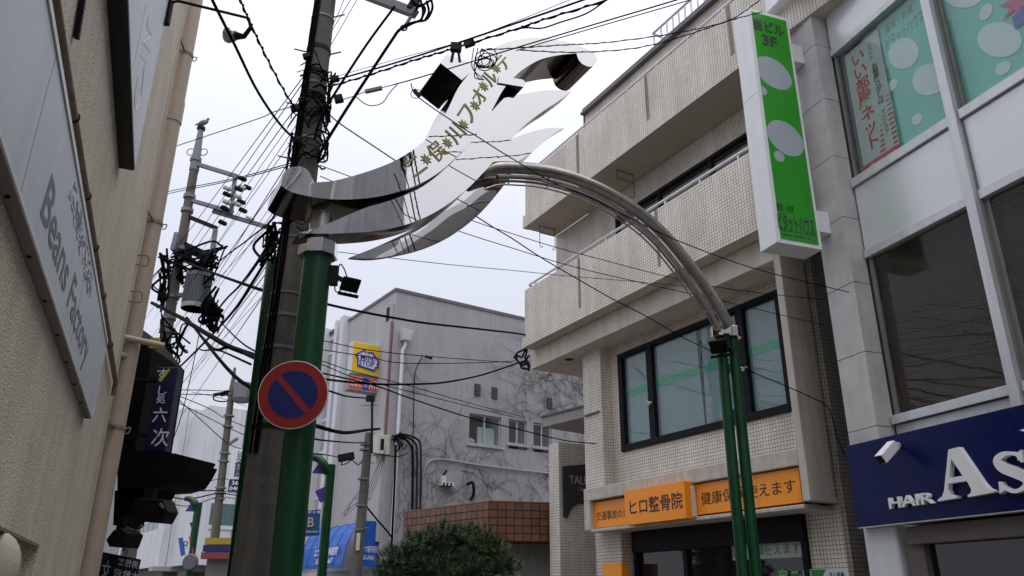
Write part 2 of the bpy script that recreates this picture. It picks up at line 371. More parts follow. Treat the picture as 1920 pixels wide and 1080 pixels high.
# ================================================================ LEFT: STUCCO BUILDING
LE = 8.15
b = thing('stucco_building', 'beige rough stucco building close beside the camera, carrying two long white signs', 'building', (0, 4, 0), FL)
n0, n1 = FL.px(22, 993), FL.px(73, 1027)
na0, na1, nz1 = 2.55, n1.y, FL.px(50, 1010).z
m = MB(); m.box(-6, 0, -14, na0, 0, 9.5); m.box(-6, 0, na1, LE, 0, 9.5); m.box(-6, 0, na0, na1, nz1, 9.5); m.box(-6, -.07, na0, na1, 0, nz1)
m.build('wall', STUCCO, b)
MB().box(-.068, -.06, na0 + .002, na1 - .002, 0, nz1 - .002).build('niche_panel', STUCCO_S, b)
MB().box(-.06, .0, na0, na1, nz1 - .012, nz1 - .003).build('niche_lintel', BRKT, b)
hc = FL.px(8, 1062, .02)
m = MB(); m.ball((-.02, hc.y, hc.z), .11, .9, .75, 1.25, 16, 10); m.build('vent_hood', STUCCO_S, b, 60)
MB().box(-.02, .1, hc.y - .09, hc.y + .09, hc.z - .15, hc.z - .115).build('vent_lip', BRKT, b)
MB().tube([(.005, LE - .17, 0), (.005, LE - .17, 9.4)], .014, 8).build('corner_bead', STUCCO_S, b, 50)
MB().box(-.03, .012, LE - .05, LE + .02, 0, 9.5).build('corner_trim', STUCCO_S, b, bevel=.008)
# loops of wire fixed to the wall
for i, (x, y) in enumerate(((256, 487), (243, 555))):
    p = FL.px(x, y, .0); q = p + V((.0, .0, 0))
    m = MB(); m.tube(cr([(0, p.y, p.z + .05), (.09, p.y, p.z + .055), (.11, p.y + .01, p.z), (.09, p.y, p.z - .05), (0, p.y, p.z - .045)], 4), .008, 6)
    solo(m, 'wall_hook', 'bent metal hook on the stucco wall just left of the beige downpipe, ' + ('upper one' if i == 0 else 'lower one'), 'hook', BRKT, p, 50, fr=FL, group='bent hooks on the stucco wall')

# lower sign: Beans Factory
s0, s1, sz0, sz1 = -3.0, 6.14, 2.69, 3.255
b = thing('shop_sign', 'long white sign board reading Beans Factory low on the stucco wall', 'sign', (0, 3, sz0), FL)
MB().box(0.002, .046, s0, s1, sz0, sz1).build('cabinet', PM('sign_edge', (.25, .215, .19), .6, var=.1), b, bevel=.003)
MB().box(.046, .05, s0, s1 - .004, sz0 + .02, sz1 - .03).build('face', SIGNW, b)
m = MB(); m.box(.046, .056, s0, s1, sz1 - .028, sz1 - .002); m.box(.046, .053, s0, s1, sz0 + .001, sz0 + .018); m.box(.046, .053, s1 - .02, s1, sz0 + .02, sz1 - .03)
m.build('edging', ALUW, b)
for k in range(10): MB().cyl((.02, 1.6 + k * .5, sz0 - .006), (.02, 1.6 + k * .5, sz0 + .01), .008, n=8).build('screw', BLACK, b)
for a_ in (-.9, .95, 2.6, 4.35): MB().box(.05, .0506, a_, a_ + .004, sz0 + .02, sz1 - .03).build('panel_seam', GREYL, b)
f_ = .05
tb, ty = FL.px(70, 420, f_), FL.px(163, 668, f_)
lo = FL.px(78, 432, f_).z; hi = FL.px(97, 318, f_).z
text('Beans Factory', 'lettering', b, GREYL, (f_ + .0005, (tb.y + ty.y) / 2, (lo + hi) / 2 - .02), Yv, Z, ty.y - tb.y, (hi - lo) * 1.12, .001, .012, shear=.12)
m = MB(); rr = random.Random(3)                       # printed sprinkle of dashes beside the name
c0, c1 = FL.px(130, 355, f_), FL.px(168, 560, f_)
for k in range(130):
    a_ = c0.y + (c1.y - c0.y) * rr.random(); z_ = sz1 - .05 - .13 * rr.random() ** .8; L_ = .012 + .03 * rr.random()
    m.obox((f_ + .0012, a_, z_), (f_ + .0012, a_ + L_ * 1.6, z_ + L_ * rr.uniform(-.6, .4)), .001, .006, up=Z)
m.build('printed_dashes', PM('grey_print', (.3, .32, .36), .6), b, kind='stuff')

# upper sign
u1 = FL.px(246, 345, .09).y; uz = FL.px(240, 345, .05).z
b = thing('shop_sign', 'upper white sign board with a black underside high on the stucco wall', 'sign', (0, 4, uz), FL)
MB().box(.002, .09, -2, u1, uz, 9.2).build('cabinet', PM('sign_under', (.012, .012, .014), .6), b)
MB().box(.09, .094, -2, u1 - .003, uz + .012, 9.2).build('face', SIGNW2, b)
m = MB()
for pl in (((1640, 50), (1575, 380), (1500, 750)), ((1665, 190), (1650, 300), (1700, 400), (1610, 480), (1690, 590)), ((1580, 620), (1655, 720)), ((1600, 700), (1545, 860), (1512, 1080), (1510, 1180), (1522, 1240), (1545, 1200), (1580, 1080), (1620, 760))):
    m.tube([FL.px(x / 6, y / 6, .0935) for x, y in pl], .004, 4)
m.build('lettering', PM('faint_white', (.74, .75, .8), .4), b)

# conduit running along the top of the lower sign
pts = [FL.px(x, y, .03) for x, y in ((95, -110), (116, 0), (143, 180), (166, 330), (181, 430), (196, 520), (211, 610), (224, 672))]
zc = 3.335
pts = [V((.035, p.y, zc)) for p in pts]
b = thing('conduit', 'dirty beige conduit strapped along the top of the Beans Factory sign', 'pipe', pts[3], FL)
MB().tube(pts + [V((.035, pts[-1].y + .02, zc - .12))], .021, 12).build('pipe', BEIGE_D, b, 50)
for p in pts[2:-1]:
    m = MB(); m.ring((p.x, p.y, p.z), (0, 1, 0), .024, .004, 16, 6); m.box(.0, .03, p.y - .008, p.y + .008, p.z + .012, p.z + .03); m.ball((.03, p.y, p.z + .034), .009, n=8, m=6); m.build('strap', BLACK, b)
p0, p1 = FL.px(158, -30, .01), FL.px(141, 72, .01)
solo(MB().obox((.014, p0.y, p0.z), (.014, p1.y, p1.z), .02, .03), 'flat_cable', 'short flat black cable slanting down the stucco behind the beige conduit', 'cable', BLACK, p1, fr=FL)

# big downpipe at the end of the wall
DA = 8.32; c = FL.al(164, 1080, DA); do = c.x
b = thing('downpipe', 'thick beige downpipe standing at the end of the stucco wall', 'drainpipe', (do, DA, 0), FL)
MB().tube([(do, DA, 0), (do, DA, 9.5)], .088, 24).build('pipe', BEIGE, b, 50)
for y in (232, 1300):
    z_ = FL.al(330, y, DA).z if y < 1080 else .6
    m = MB(); m.tube([(do, DA, z_), (do, DA, z_ + .27)], .097, 24); m.build('coupling', BEIGE, b, 50)
for x, y in ((352, 108), (299, 424), (215, 806)):
    z_ = FL.al(x, y, DA).z
    m = MB(); m.band((do, DA, z_), .088, .035, .008); m.build('clamp', BRKT, b, 40)
    m = MB(); m.obox((do, DA - .09, z_ + .017), (.0, LE - .17, z_ + .017), .02, .025); m.tube(cr([(do + .09, DA, z_ + .02), (do + .13, DA, z_ + .03), (do + .12, DA, z_ - .02), (do + .09, DA, z_ - .03)], 4), .006, 6)
    m.build('bracket', BRKT, b, 40)
z_ = FL.al(240, 640, DA).z
m = MB(); m.tube([(-.05, LE + .02, z_), (do + .3, LE + .12, z_ - .02)], .03, 10); m.tube([(-.05, LE + .02, z_ - .17), (do - .02, LE + .1, z_ - .17)], .03, 10)
solo(m, 'branch_pipe', 'pair of short beige pipes crossing behind the downpipe at sign height', 'pipe', BEIGE, (0, LE, z_), 50, fr=FL)

# lamp on an arm, top left
ba = FL.px(309, 40, .1)
LY = FL.w(V((.1, u1, 6))).y
A0, A1 = at(318, 8, LY), at(466, 34, LY + .35)
b = thing('sign_lamp', 'reflector bulb on a black arm reaching out from the upper white sign', 'lamp', A0)
MB().obox(at(310, 46, LY), at(318, 2, LY), .04, .05).build('wall_plate', BLACK, b, bevel=.004)
MB().tube([at(313, 20, LY), at(322, 4, LY), at(335, 2, LY), A1], .011, 10).build('arm', BLACK, b, 50)
L0, L1, L2 = at(470, 52, LY + .38), at(458, 68, LY + .4), at(428, 66, LY + .42)
MB().tube([A1, L0], .012, 8).build('hinge', BLACK, b)
MB().tube([L0, L1, L1 + (L2 - L1) * .55], [.016, .02, .034], 14).build('socket', BLACK, b, 40)
d_ = (L2 - L1)
MB().tube([L1 + d_ * .5, L1 + d_ * .62, L1 + d_ * .95, L1 + d_ * 1.12, L1 + d_ * 1.2], [.034, .045, .062, .056, .03], 20).build('bulb', BULB, b, 60)

# ================================================================ RIGHT: WHITE PANELLED BUILDING
GO = .27; RB = -8.85; RT = 10.36
b = thing('white_building', 'white panelled building with stone corner pier, poster windows and blinds', 'building', (0, 4, 0), FR)
m = MB(); m.box(.62, 9, RB, 8.3, 0, 2.3); m.box(.62, 9, RB, 8.3, 3.0, 3.66); m.box(.62, 9, RB, 8.3, 6.0, 6.98); m.box(.62, 9, RB, 8.3, 9.3, RT); m.box(2.2, 9, RB, 8.3, 2.3, 9.3); m.box(.3, 9, 7.8, 8.3, 0, RT)
m.build('core_wall', ROOM, b)
js = [3.589 + .967 * k for k in range(-1, 8)]
for i in range(len(js) - 1):
    z0, z1 = js[i] + .004, js[i + 1] - .004
    if z0 < 2.7: z0 = 2.75
    MB().box(0, .28, 7.80, 8.31, z0, z1).build('stone_panel', STONE, b, bevel=.004)
MB().box(.012, .27, 7.81, 8.30, 2.7, js[-1]).build('pier_joint', GROUT, b)
MB().box(0, .5, 7.78, 8.31, .13, 2.405).build('pier_base', PM('white_pier', (.66, .68, .72), .5, var=.06, streak=.1), b, bevel=.03)
PITCH_R = 1.83
for k in range(9):                        # bays, from the pier towards the camera and past it
    a1 = 7.77 - k * PITCH_R; a0 = a1 - (PITCH_R - .13)
    if k == 0: a0 = 6.08
    front = k < 4
    # mullion
    if front:
        MB().box(GO - .10, GO + .12, a0 - .125, a0 - .002, 3.42, RT).build('mullion', ALU, b, bevel=.004)
        MB().box(GO - .02, GO + .12, a0 - .155, a0 - .13, 3.42, RT).build('mullion_seal', ALU_D, b)
    else:
        MB().box(GO - .10, GO + .12, a0 - .125, a0 - .002, 3.42, RT).build('mullion', ALU, b)
    g0, g1 = a0, a1
    MB().box(GO - .06, GO + .10, g0, g1, 3.61, 3.722).build('lower_sill', ALU, b, bevel=.004)
    MB().box(GO + .0, GO + .06, g0, g1, 3.3, 3.60).build('recess_panel', ALU, b)
    MB().box(GO - .04, GO + .10, g0, g1, 5.885, 6.0).build('window_head', ALU, b, bevel=.004)
    MB().box(GO - .015, GO + .03, g0, g1, 6.003, 6.955).build('spandrel_panel', SPAND, b, bevel=.006)
    MB().box(GO - .06, GO + .10, g0, g1, 6.965, 7.092).build('upper_sill', ALU, b, bevel=.004)
    MB().box(GO - .04, GO + .10, g0, g1, 9.195, 9.29).build('window_head', ALU, b, bevel=.004)
    MB().box(GO - .015, GO + .03, g0, g1, 9.293, RT).build('spandrel_panel', SPAND, b, bevel=.006)
    MB().box(GO + .035, GO + .042, g0 + .02, g1 - .02, 3.722, 5.885).build('pane', GLASS_T, b)
    MB().box(GO + .035, GO + .042, g0 + .02, g1 - .02, 7.092, 9.195).build('pane', GLASS, b)
    MB().box(GO + .02, GO + .055, g1 - .07, g1, 3.722, 5.885).build('jamb', ALU_D, b)
    MB().box(GO + .02, GO + .055, g1 - .05, g1, 7.092, 9.195).build('jamb', ALU_D, b)
    if front:
        m = MB(); z_ = 3.74
        while z_ < 5.87:
            m.add([(GO + .12, g0, z_), (GO + .138, g0, z_ + .019), (GO + .138, g1, z_ + .019), (GO + .12, g1, z_)], [(0, 1, 2, 3)]); z_ += .025
        m.build('blind', BLIND, b, kind='stuff')
        MB().box(GO + .55, GO + .6, g0, g1, 7.0, 9.3).build('room_screen', ROOML, b)
    else:
        MB().box(GO + .25, GO + .3, g0, g1, 3.7, 9.3).build('room_screen', ROOM, b)
MB().box(.45, 2.2, 7.75, 7.79, 3.4, 9.3).build('room_side', ROOML, b)
MB().box(-.3, .3, RB, 8.4, RT, RT + .25).build('parapet_cap', ALUW, b, bevel=.01)
# ground floor shop front
MB().box(.0, .5, RB, 7.62, 2.16, 2.36).build('shop_beam', PM('brown_stone', (.12, .105, .095), .8, var=.2), b, bevel=.01)
MB().box(.05, .5, 7.45, 7.70, .13, 2.16).build('shop_jamb', PM('brown_stone', (.12, .105, .095), .8), b)
for k in range(4):
    MB().box(.14, .15, 7.45 - 2.4 * (k + 1) + .06, 7.45 - 2.4 * k, .13, 2.16).build('shop_pane', GLASS_D, b)
    MB().box(.1, .2, 7.45 - 2.4 * (k + 1) - .03, 7.45 - 2.4 * (k + 1) + .06, .13, 2.16).build('shop_mullion', BLACKG, b)
MB().box(1.2, 1.3, RB, 7.5, .1, 2.3).build('shop_back', ROOM, b)
# next houses of the row, behind the camera (seen in the polished steel)
bb = thing('slate_building', 'dark slate tiled office building further back along the row, mirrored in the steel leaves', 'building', (0, -12, 0), FR)
MB().box(.1, 2.2, -26, -9.1, 0, 19.5).build('wall', PM('slate_wall', (.30, .32, .355), .6, var=.25, scale=.5, streak=.2), bb)
for k in range(5):
    for j in range(5):
        f_ = MB().box(.03, .12, -25.5 + k * 3.2, -23.4 + k * 3.2, 5.2 + j * 2.9, 7.2 + j * 2.9).build('window', MSCOL, bb); MB().box(.02, .028, -25.4 + k * 3.2, -23.5 + k * 3.2, 5.3 + j * 2.9, 7.1 + j * 2.9).build('pane', GLASS_D, f_)
    for q_ in range(12): MB().box(-.06, -.03, -25.5 + k * 3.2 + q_ * .18, -25.46 + k * 3.2 + q_ * .18, 11, 12).build('window_bar', ALUW, bb)
MB().box(-.5, .095, -26, -9.15, 0, 9.4).build('lower_wall', PM('taupe', (.42, .36, .31), .8, streak=.25), bb)
MB().box(-.53, -.502, -14.0, -11.5, 6.0, 8.6).build('green_screen', PM('sea_green', (.05, .22, .17), .6), bb)
MB().box(-1.0, -.502, -22, -10, 4.4, 5.1).build('teal_band', PM('teal_band', (.02, .16, .18), .5), bb)
bb = thing('taupe_building', 'taupe rendered building at the back end of the row, mirrored in the steel leaves', 'building', (0, -40, 0), FR)
MB().box(.2, 12, -52, -26.3, 0, 11).build('wall', PM('taupe', (.26, .22, .19), .8, streak=.2), bb)
for k in range(6):
    for j in range(3): MB().box(.16, .21, -51 + k * 3.2, -49.4 + k * 3.2, 1.2 + j * 3.3, 2.9 + j * 3.3).build('window', GLG, bb)
# little soffit of the upper floor projecting towards the clinic
sa = FR.px(1452, 27, .0); 
MB().box(-.02, 1.2, 8.32, 9.1, 10.45, 11.6).build('end_beam', STONE, b, bevel=.01)

# posters behind the upper windows
def poster(name, label, pts, mat, off, cat='poster'):
    q = [FR.px(x, y, off) for x, y in pts]
    t_ = thing(name, label, cat, q[-1], FR)
    MB().ext(q, (.004, 0, 0)).build('sheet', mat, t_); return t_, q
PO = GO + .075
q = [FR.px(x, y, PO) for x, y in ((1580, 97), (1641, 47), (1691, 277), (1622, 325))]
aL, aR = (q[0].y + q[3].y) / 2, (q[1].y + q[2].y) / 2; zT, zB = 9.12, 7.11
t_ = thing('banner', 'red and white hanging banner with red vertical lettering behind the upper window', 'banner', (PO, aL, zB), FR)
MB().box(PO, PO + .004, aR, aL, zB, zT).build('sheet', PAPER, t_)
W_ = aL - aR
def pR(u, v, o=.0): return V((PO - .003 - o, aL - u * W_, zB + v * (zT - zB)))
text('い\nい\n部\n屋\nネ\nッ\nト', 'lettering', t_, RED, pR(.36, .55), -Yv, Z, W_ * .40, (zT - zB) * .80, .001, .014, line=.92)
text('ア\nパ\nー\nト', 'lettering', t_, INK, pR(.73, .87), -Yv, Z, W_ * .11, .26, .001, .0, line=.9)
text('お\n部\n屋\nさ\nが\nし\nは', 'lettering', t_, INK, pR(.76, .60), -Yv, Z, W_ * .17, .68, .001, .012, line=.9)
text('マ\nン\nシ\nョ\nン', 'lettering', t_, INK, pR(.76, .29), -Yv, Z, W_ * .11, .36, .001, .0, line=.9)
m = MB()
for k in range(11):
    z_ = zB + .17 + k * .075; a_ = aL - W_ * (.64 if k < 5 else .9)
    h_ = .036 - k * .002
    m.box(PO - .002, PO - .001, aR + .01, aL - W_ * .86, z_, z_ + h_)
    if k < 6: m.box(PO - .002, PO - .001, aL - W_ * .66, aL - W_ * (.5 + .025 * k), z_, z_ + h_)
m.build('red_stripes', RED, t_)
MB().box(PO - .0025, PO - .001, aR + .003, aL - .003, zB, zB + .14).build('red_foot', RED, t_)
text('eheya.net', 'lettering', t_, PAPER2, pR(.52, .035, .001), -Yv, Z, W_ * .72, .07, .001, .005)

def ell(c, rx, rz, tilt, o, n=28):
    return [V((o, c.y + rx * cos(a) * cos(tilt) - rz * sin(a) * sin(tilt), c.z + rx * cos(a) * sin(tilt) + rz * sin(a) * cos(tilt))) for a in [2 * pi * k / n for k in range(n)]]
def teal(aL, aR, lab, bubbles, txt):
    t_ = thing('poster', lab, 'poster', (PO, aL, 7.1), FR)
    MB().box(PO + .03, PO + .034, aR, aL, 7.10, 9.19).build('sheet', TEAL, t_)
    MB().box(PO + .026, PO + .029, aL - .06, aL, 7.10, 8.45).build('margin', TEAL_D, t_)
    for (u, v, rx, rz, tl) in bubbles:
        c_ = V((0, aL - u * (aL - aR), 7.1 + v * 2.09)); MB().ext(ell(c_, rx, rz, tl, PO + .022), (.003, 0, 0)).build('bubble', PAPER2, t_)
    if txt:
        text('賃貸・売買', 'lettering', t_, GREYL, (PO + .027, aL - .42 * (aL - aR), 9.02), -Yv, Z, .5, .13, .001, -.005)
        text('ピタットハウス', 'lettering', t_, PM('print_teal', (.12, .25, .24), .6), (PO + .027, aL - .48 * (aL - aR), 8.80), -Yv, Z, .66, .21, .001, .0)
    text('http://www.', 'lettering', t_, PAPER2, (PO + .027, aL - .5 * (aL - aR), 7.2), -Yv, Z, .55, .06, .001, -.005)
    return t_
teal(6.98, 6.10, 'teal poster with bubbles and dark print in the window beside the red banner', ((.38, .66, .30, .20, .9), (.08, .50, .09, .08, 0), (.72, .36, .30, .20, .8), (.38, .16, .09, .075, .5)), True)
teal(5.93, 4.98, 'teal bubble poster without print in the window right of the white mullion', ((.32, .78, .42, .22, .95), (.55, .52, .09, .1, .4), (.62, .30, .34, .19, .9), (.58, .12, .1, .08, .5)), False)
t_ = thing('poster', 'white poster with pink and blue shapes at the edge of the upper windows', 'poster', (PO, 4.6, 7.1), FR)
MB().box(PO + .02, PO + .024, 3.9, 4.86, 7.15, 9.15).build('sheet', PAPER2, t_)
m = MB(); c_ = FR.px(1908, 2, PO + .015); star_ = [V((PO + .015, c_.y + (.24 if k % 2 else .10) * cos(k * pi / 7), c_.z + (.24 if k % 2 else .10) * sin(k * pi / 7))) for k in range(14)]
m.ext(star_, (.003, 0, 0)); m.build('pink_burst', PM('pink', (.6, .08, .22), .6), t_)
c_ = FR.px(1915, 35, PO + .01); MB().box(PO + .01, PO + .013, c_.y - .25, c_.y + .1, c_.z - .07, c_.z + .1).build('blue_block', PM('print_blue', (.06, .12, .35), .6), t_)

# blue hair salon sign
SO = -.12
b = thing('salon_sign', 'deep blue shop sign with raised white letters HAIR As over the shop front', 'sign', (SO, 5, 2.4), FR)
MB().box(SO, -.002, -4.0, 8.26, 2.40, 3.40).build('board', NAVY, b, bevel=.006)
MB().box(SO + .01, -.01, -4.0, 8.25, 2.385, 2.398).build('under_trim', ALU, b)
for a_ in (6.9, 5.08, 3.25): MB().box(SO - .0008, SO, a_, a_ + .004, 2.4, 3.4).build('sheet_joint', BLACK, b)
h0, h1 = FR.px(1668, 945, SO - .03), FR.px(1752, 940, SO - .03)
text('HAIR', 'letters', b, WHITEP, (SO, (h0.y + h1.y) / 2, (FR.px(1668, 934, SO - .03).z + FR.px(1671, 952, SO - .03).z) / 2 - .005), -Yv, Z, h0.y - h1.y, .125, .045, .02)
def key(outer, hole):                     # outline with one hole as a single loop
    i, j = min(((i, j) for i in range(len(outer)) for j in range(len(hole))), key=lambda t: (V(outer[t[0]]) - V(hole[t[1]])).length)
    return outer[:i + 1] + hole[j:] + hole[:j + 1] + outer[i:]
LO = SO - .07
Ao = [(1778, 843), (1797, 838), (1843, 906), (1852, 915), (1863, 920), (1863, 923), (1815, 932), (1814, 929), (1820, 924), (1821, 917), (1812, 901.5), (1778, 907), (1777, 917), (1781, 927), (1794, 930), (1794, 934), (1758, 940), (1758, 937), (1766, 931), (1770, 920)]
Ah = [(1783, 860), (1779, 896), (1805, 892)]
lp = [FR.px(x, y, LO) for x, y in key(Ao, Ah)]
m = MB(); m.ext(lp, (.068, 0, 0)); m.build('letters', WHITEP, b)
spine = [(1912, 862, 7), (1906, 853, 6), (1893, 850, 7), (1878, 853, 11), (1869, 864, 15), (1880, 877, 19), (1902, 886, 20), (1920, 896, 17), (1924, 908, 12), (1913, 918, 8), (1898, 921, 7), (1882, 914, 5), (1875, 905, 3)]
sp_ = cr([V((x, y, w_)) for x, y, w_ in spine], 4)
lf, rt = [], []
for i, p in enumerate(sp_):
    t = sp_[min(i + 1, len(sp_) - 1)] - sp_[max(i - 1, 0)]; t = V((t.x, t.y, 0)).normalized(); nn = V((-t.y, t.x, 0)) * p.z / 2
    lf.append((p.x + nn.x, p.y + nn.y)); rt.append((p.x - nn.x, p.y - nn.y))
m = MB(); m.ext([FR.px(x, y, LO) for x, y in lf + rt[::-1]], (.068, 0, 0))
m.ext([FR.px(x, y, LO - .001) for x, y in ((1904, 851), (1914, 843), (1919, 866), (1914, 867))], (.066, 0, 0)); m.ext([FR.px(x, y, LO - .001) for x, y in ((1872, 903), (1877, 903), (1884, 919), (1874, 926))], (.066, 0, 0))
m.ext([FR.px(x, y, LO) for x, y in ((1911, 807), (1927, 801), (1945, 850), (1960, 905), (1950, 908), (1934, 860), (1920, 809))], (.068, 0, 0)); m.build('letters', WHITEP, b)
# white spotlight on the sign
sb = FR.px(1684, 836, SO)
t_ = thing('sign_spotlight', 'white box spotlight aimed from the top corner of the blue salon sign', 'lamp', sb, FR)
MB().cyl(sb, sb + V((-.07, 0, 0)), .045, n=14).build('mount', ALU, t_, 40)
e0, e1 = FR.px(1676, 834, SO - .12), FR.px(1651, 862, SO - .36)
MB().obox(e0, e1, .11, .12).build('body', WHITEP, t_, bevel=.012)
MB().obox(e1, e1 + (e1 - e0).normalized() * .004, .09, .1).build('lens', BLACK, t_)

# projecting green signboard
GA = 8.0
b = thing('projecting_sign', 'tall narrow green projecting sign with grey bubbles on the stone pier', 'sign', (-.6, GA, 6.05), FR)
go0, go1, gz0, gz1 = -1.0, -.255, 6.03, 9.95
MB().box(go0, go1, GA, GA + .36, gz0, gz1).build('cabinet', WHITEP, b, bevel=.006)
MB().box(go0 - .0015, go1 + .0015, GA + .02, GA + .34, 8.43, 8.434).build('cabinet_seam', GREYL, b)
MB().box(go0 + .07, go1 - .05, GA - .004, GA - .001, gz0 + .06, gz1 - .06).build('face', GREENS, b)
fz = GA - .006; ux = go1 - .05 - (go0 + .07); x0_ = go0 + .07; FH = gz1 - gz0 - .12
def gp(u, v): return V((x0_ + u * ux, fz, gz0 + .06 + v * FH))
def ell2(c, rx, rz, tilt, n=30, lim=None):
    P = []
    for k in range(n):
        a = 2 * pi * k / n; x = c.x + rx * cos(a) * cos(tilt) - rz * sin(a) * sin(tilt); z = c.z + rx * cos(a) * sin(tilt) + rz * sin(a) * cos(tilt)
        P.append(V((min(max(x, x0_ + .002), x0_ + ux - .002), c.y, z)))
    return P
for (x, y, rx, rz, tl) in ((1450, 137, .33, .26, -.45), (1426, 168, .115, .085, -.3), (1473, 259, .32, .27, -.55), (1461, 293, .09, .085, -.4)):
    c_ = FR.al(x, y, fz); MB().ext(ell2(c_, rx, rz, tl), (0, .002, 0)).build('bubble', BUBBLE, b)
def gtext(s, x, y, w_, h_, mt, bold=0.): return text(s, 'lettering', b, mt, FR.al(x, y, fz - .0005), X, Z, w_, h_, .002, bold)
gtext('当ビル', 1441, 51, .56, .22, INK, .03)
gtext('3F', 1443, 77, .27, .2, INK, .03)
gtext('賃貸・売買', 1472, 390, .29, .11, PM('dark_green_print', (.01, .09, .01), .5), -.005)
gtext('ピタットハウス', 1493, 420, .60, .27, INK, .01)
gtext('二俣川店　株式会社さくら', 1493, 443, .45, .03, INK, -.01)
MB().box(x0_ + .02, x0_ + ux - .02, fz - .001, fz + .001, FR.al(1490, 435, fz).z - .004, FR.al(1490, 435, fz).z + .004).build('rule_line', INK, b)
for y, x in ((97, 1500), (415, 1555)):
    z_ = FR.al(x - 10, y, GA + .05).z
    MB().box(go1, -.002, GA + .06, GA + .3, z_ - .17, z_ + .16).build('wall_bracket', WHITEP, b, bevel=.006)

# ================================================================ CLINIC BUILDING
W2 = .62
b = thing('clinic_building', 'cream mosaic tiled building with two balconies and orange shop signs', 'building', (0, 11, 0), FK)
m = MB()
m.box(W2, 8, 7.79, 8.46, 0, 6.47); m.box(W2, 8, 8.46, 12.76, 2.75, 4.27); m.box(W2, 8, 8.46, 12.76, 6.26, 6.47); m.box(W2, 8, 12.76, 13.8, 2.7, 6.47); m.box(W2, 8, 12.5, 13.6, 0, 2.7)
m.box(W2, 8, 7.79, 8.1, 6.9, 9.92); m.box(W2, 8, 12.65, 15.1, 6.9, 9.92); m.box(W2, 8, 8.1, 12.65, 6.9, 7.5); m.box(W2, 8, 8.1, 12.65, 9.38, 9.92)
m.box(W2, 8, 6.2, 8.2, 9.93, 12.6); m.box(W2, 8, 12.3, 13.69, 9.93, 12.6); m.box(W2, 8, 8.2, 12.3, 9.93, 10.6); m.box(W2, 8, 8.2, 12.3, 12.25, 12.6)
m.build('tiled_wall', TILE, b)
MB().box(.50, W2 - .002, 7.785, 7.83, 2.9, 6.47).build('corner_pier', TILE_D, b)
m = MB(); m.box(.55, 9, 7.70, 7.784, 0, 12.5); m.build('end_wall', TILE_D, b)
MB().box(W2 + .14, 7.8, 8.1, 12.7, 4.2, 12.3).build('inner_core', ROOM, b)
m = MB(); m.box(W2 - .26, W2 - .002, 13.07, 13.72, 3.0, 6.468); m.box(W2 - .26, W2 - .002, 12.62, 13.45, 0, 2.78); m.build('tiled_pillar', TILE, b)
# portal frame: fin, beam, lower slab
MB().box(0, W2 - .004, 7.80, 7.93, 2.83, 6.895).build('fin', CONC_L, b, bevel=.008)
MB().box(.0, 8, 7.932, 15.28, 6.47, 6.895).build('beam', PM('soffit_beam', (.64, .58, .50), .8, var=.1, scale=2.5, streak=.2), b, bevel=.008)
MB().cyl((.30, FK.hz if False else 14.15, 6.466), (.30, 14.15, 6.469), .10, n=20).build('soffit_hole', BLACK, b)
m = MB(); m.box(.1, .56, 8.2, 8.23, 6.455, 6.469); m.box(.1, .56, 9.2, 9.23, 6.455, 6.469); m.box(.1, .13, 8.23, 9.2, 6.455, 6.469); m.box(.53, .56, 8.23, 9.2, 6.455, 6.469); m.build('hatch_frame', SOFFIT, b)
m = MB(); m.box(0, W2 - .003, 7.935, 13.29, 3.33, 3.565); m.box(0, W2 - .003, 13.10, 13.29, 2.78, 3.33); m.box(.02, W2 - .003, 7.935, 13.10, 2.74, 2.80); m.build('sign_surround', SLAB, b, bevel=.012)
MB().box(.28, .30, 7.935, 13.1, 2.8, 3.33).build('sign_back', PM('soffit_brown', (.14, .11, .09), .8), b)
# balconies
def balcony(z0, ledge, top, aL, aR, slots, tag_):
    p = MB(); p.box(-.3, W2 - .01, aR, aL + .1, z0, z0 + .14); p.build('balcony_slab', SOFFIT, b)
    p = MB(); p.box(-.302, -.14, aR, aL + .12, z0 + .001, ledge)
    edges = [aR + .04] + sorted(slots) + [aL]
    for i in range(len(edges) - 1):
        p.box(-.300, -.16, edges[i] + (.05 if i else 0), edges[i + 1] - (.05 if i < len(edges) - 2 else 0), ledge, top)
    p.box(-.16, W2 - .01, aL - .14, aL, ledge, top)
    p.build('balcony_parapet', TILE, b)
    for s_ in slots: MB().box(-.285, -.17, s_ - .05, s_ + .05, ledge, top - .002).build('parapet_slot', TILE_D, b)
    zr = top + .14
    q_ = MB(); q_.tube([(-.1, aL - .05, zr - .03), (-.19, aL - .03, zr), (-.22, aL - .1, zr), (-.22, aR, zr)], .028, 10); r = q_.build('handrail', ALUW, b, 50)
    k = aL - .35
    while k > aR:
        MB().box(-.235, -.205, k - .02, k + .02, top - .002, zr - .015).build('rail_post', ALUW, b); k -= .93
balcony(6.90, 7.13, 8.28, 15.05, 6.9, (12.80, 10.24), '3')
balcony(9.92, 10.24, 11.27, 15.02, 5.6, (12.72, 10.28, 7.98), '4')
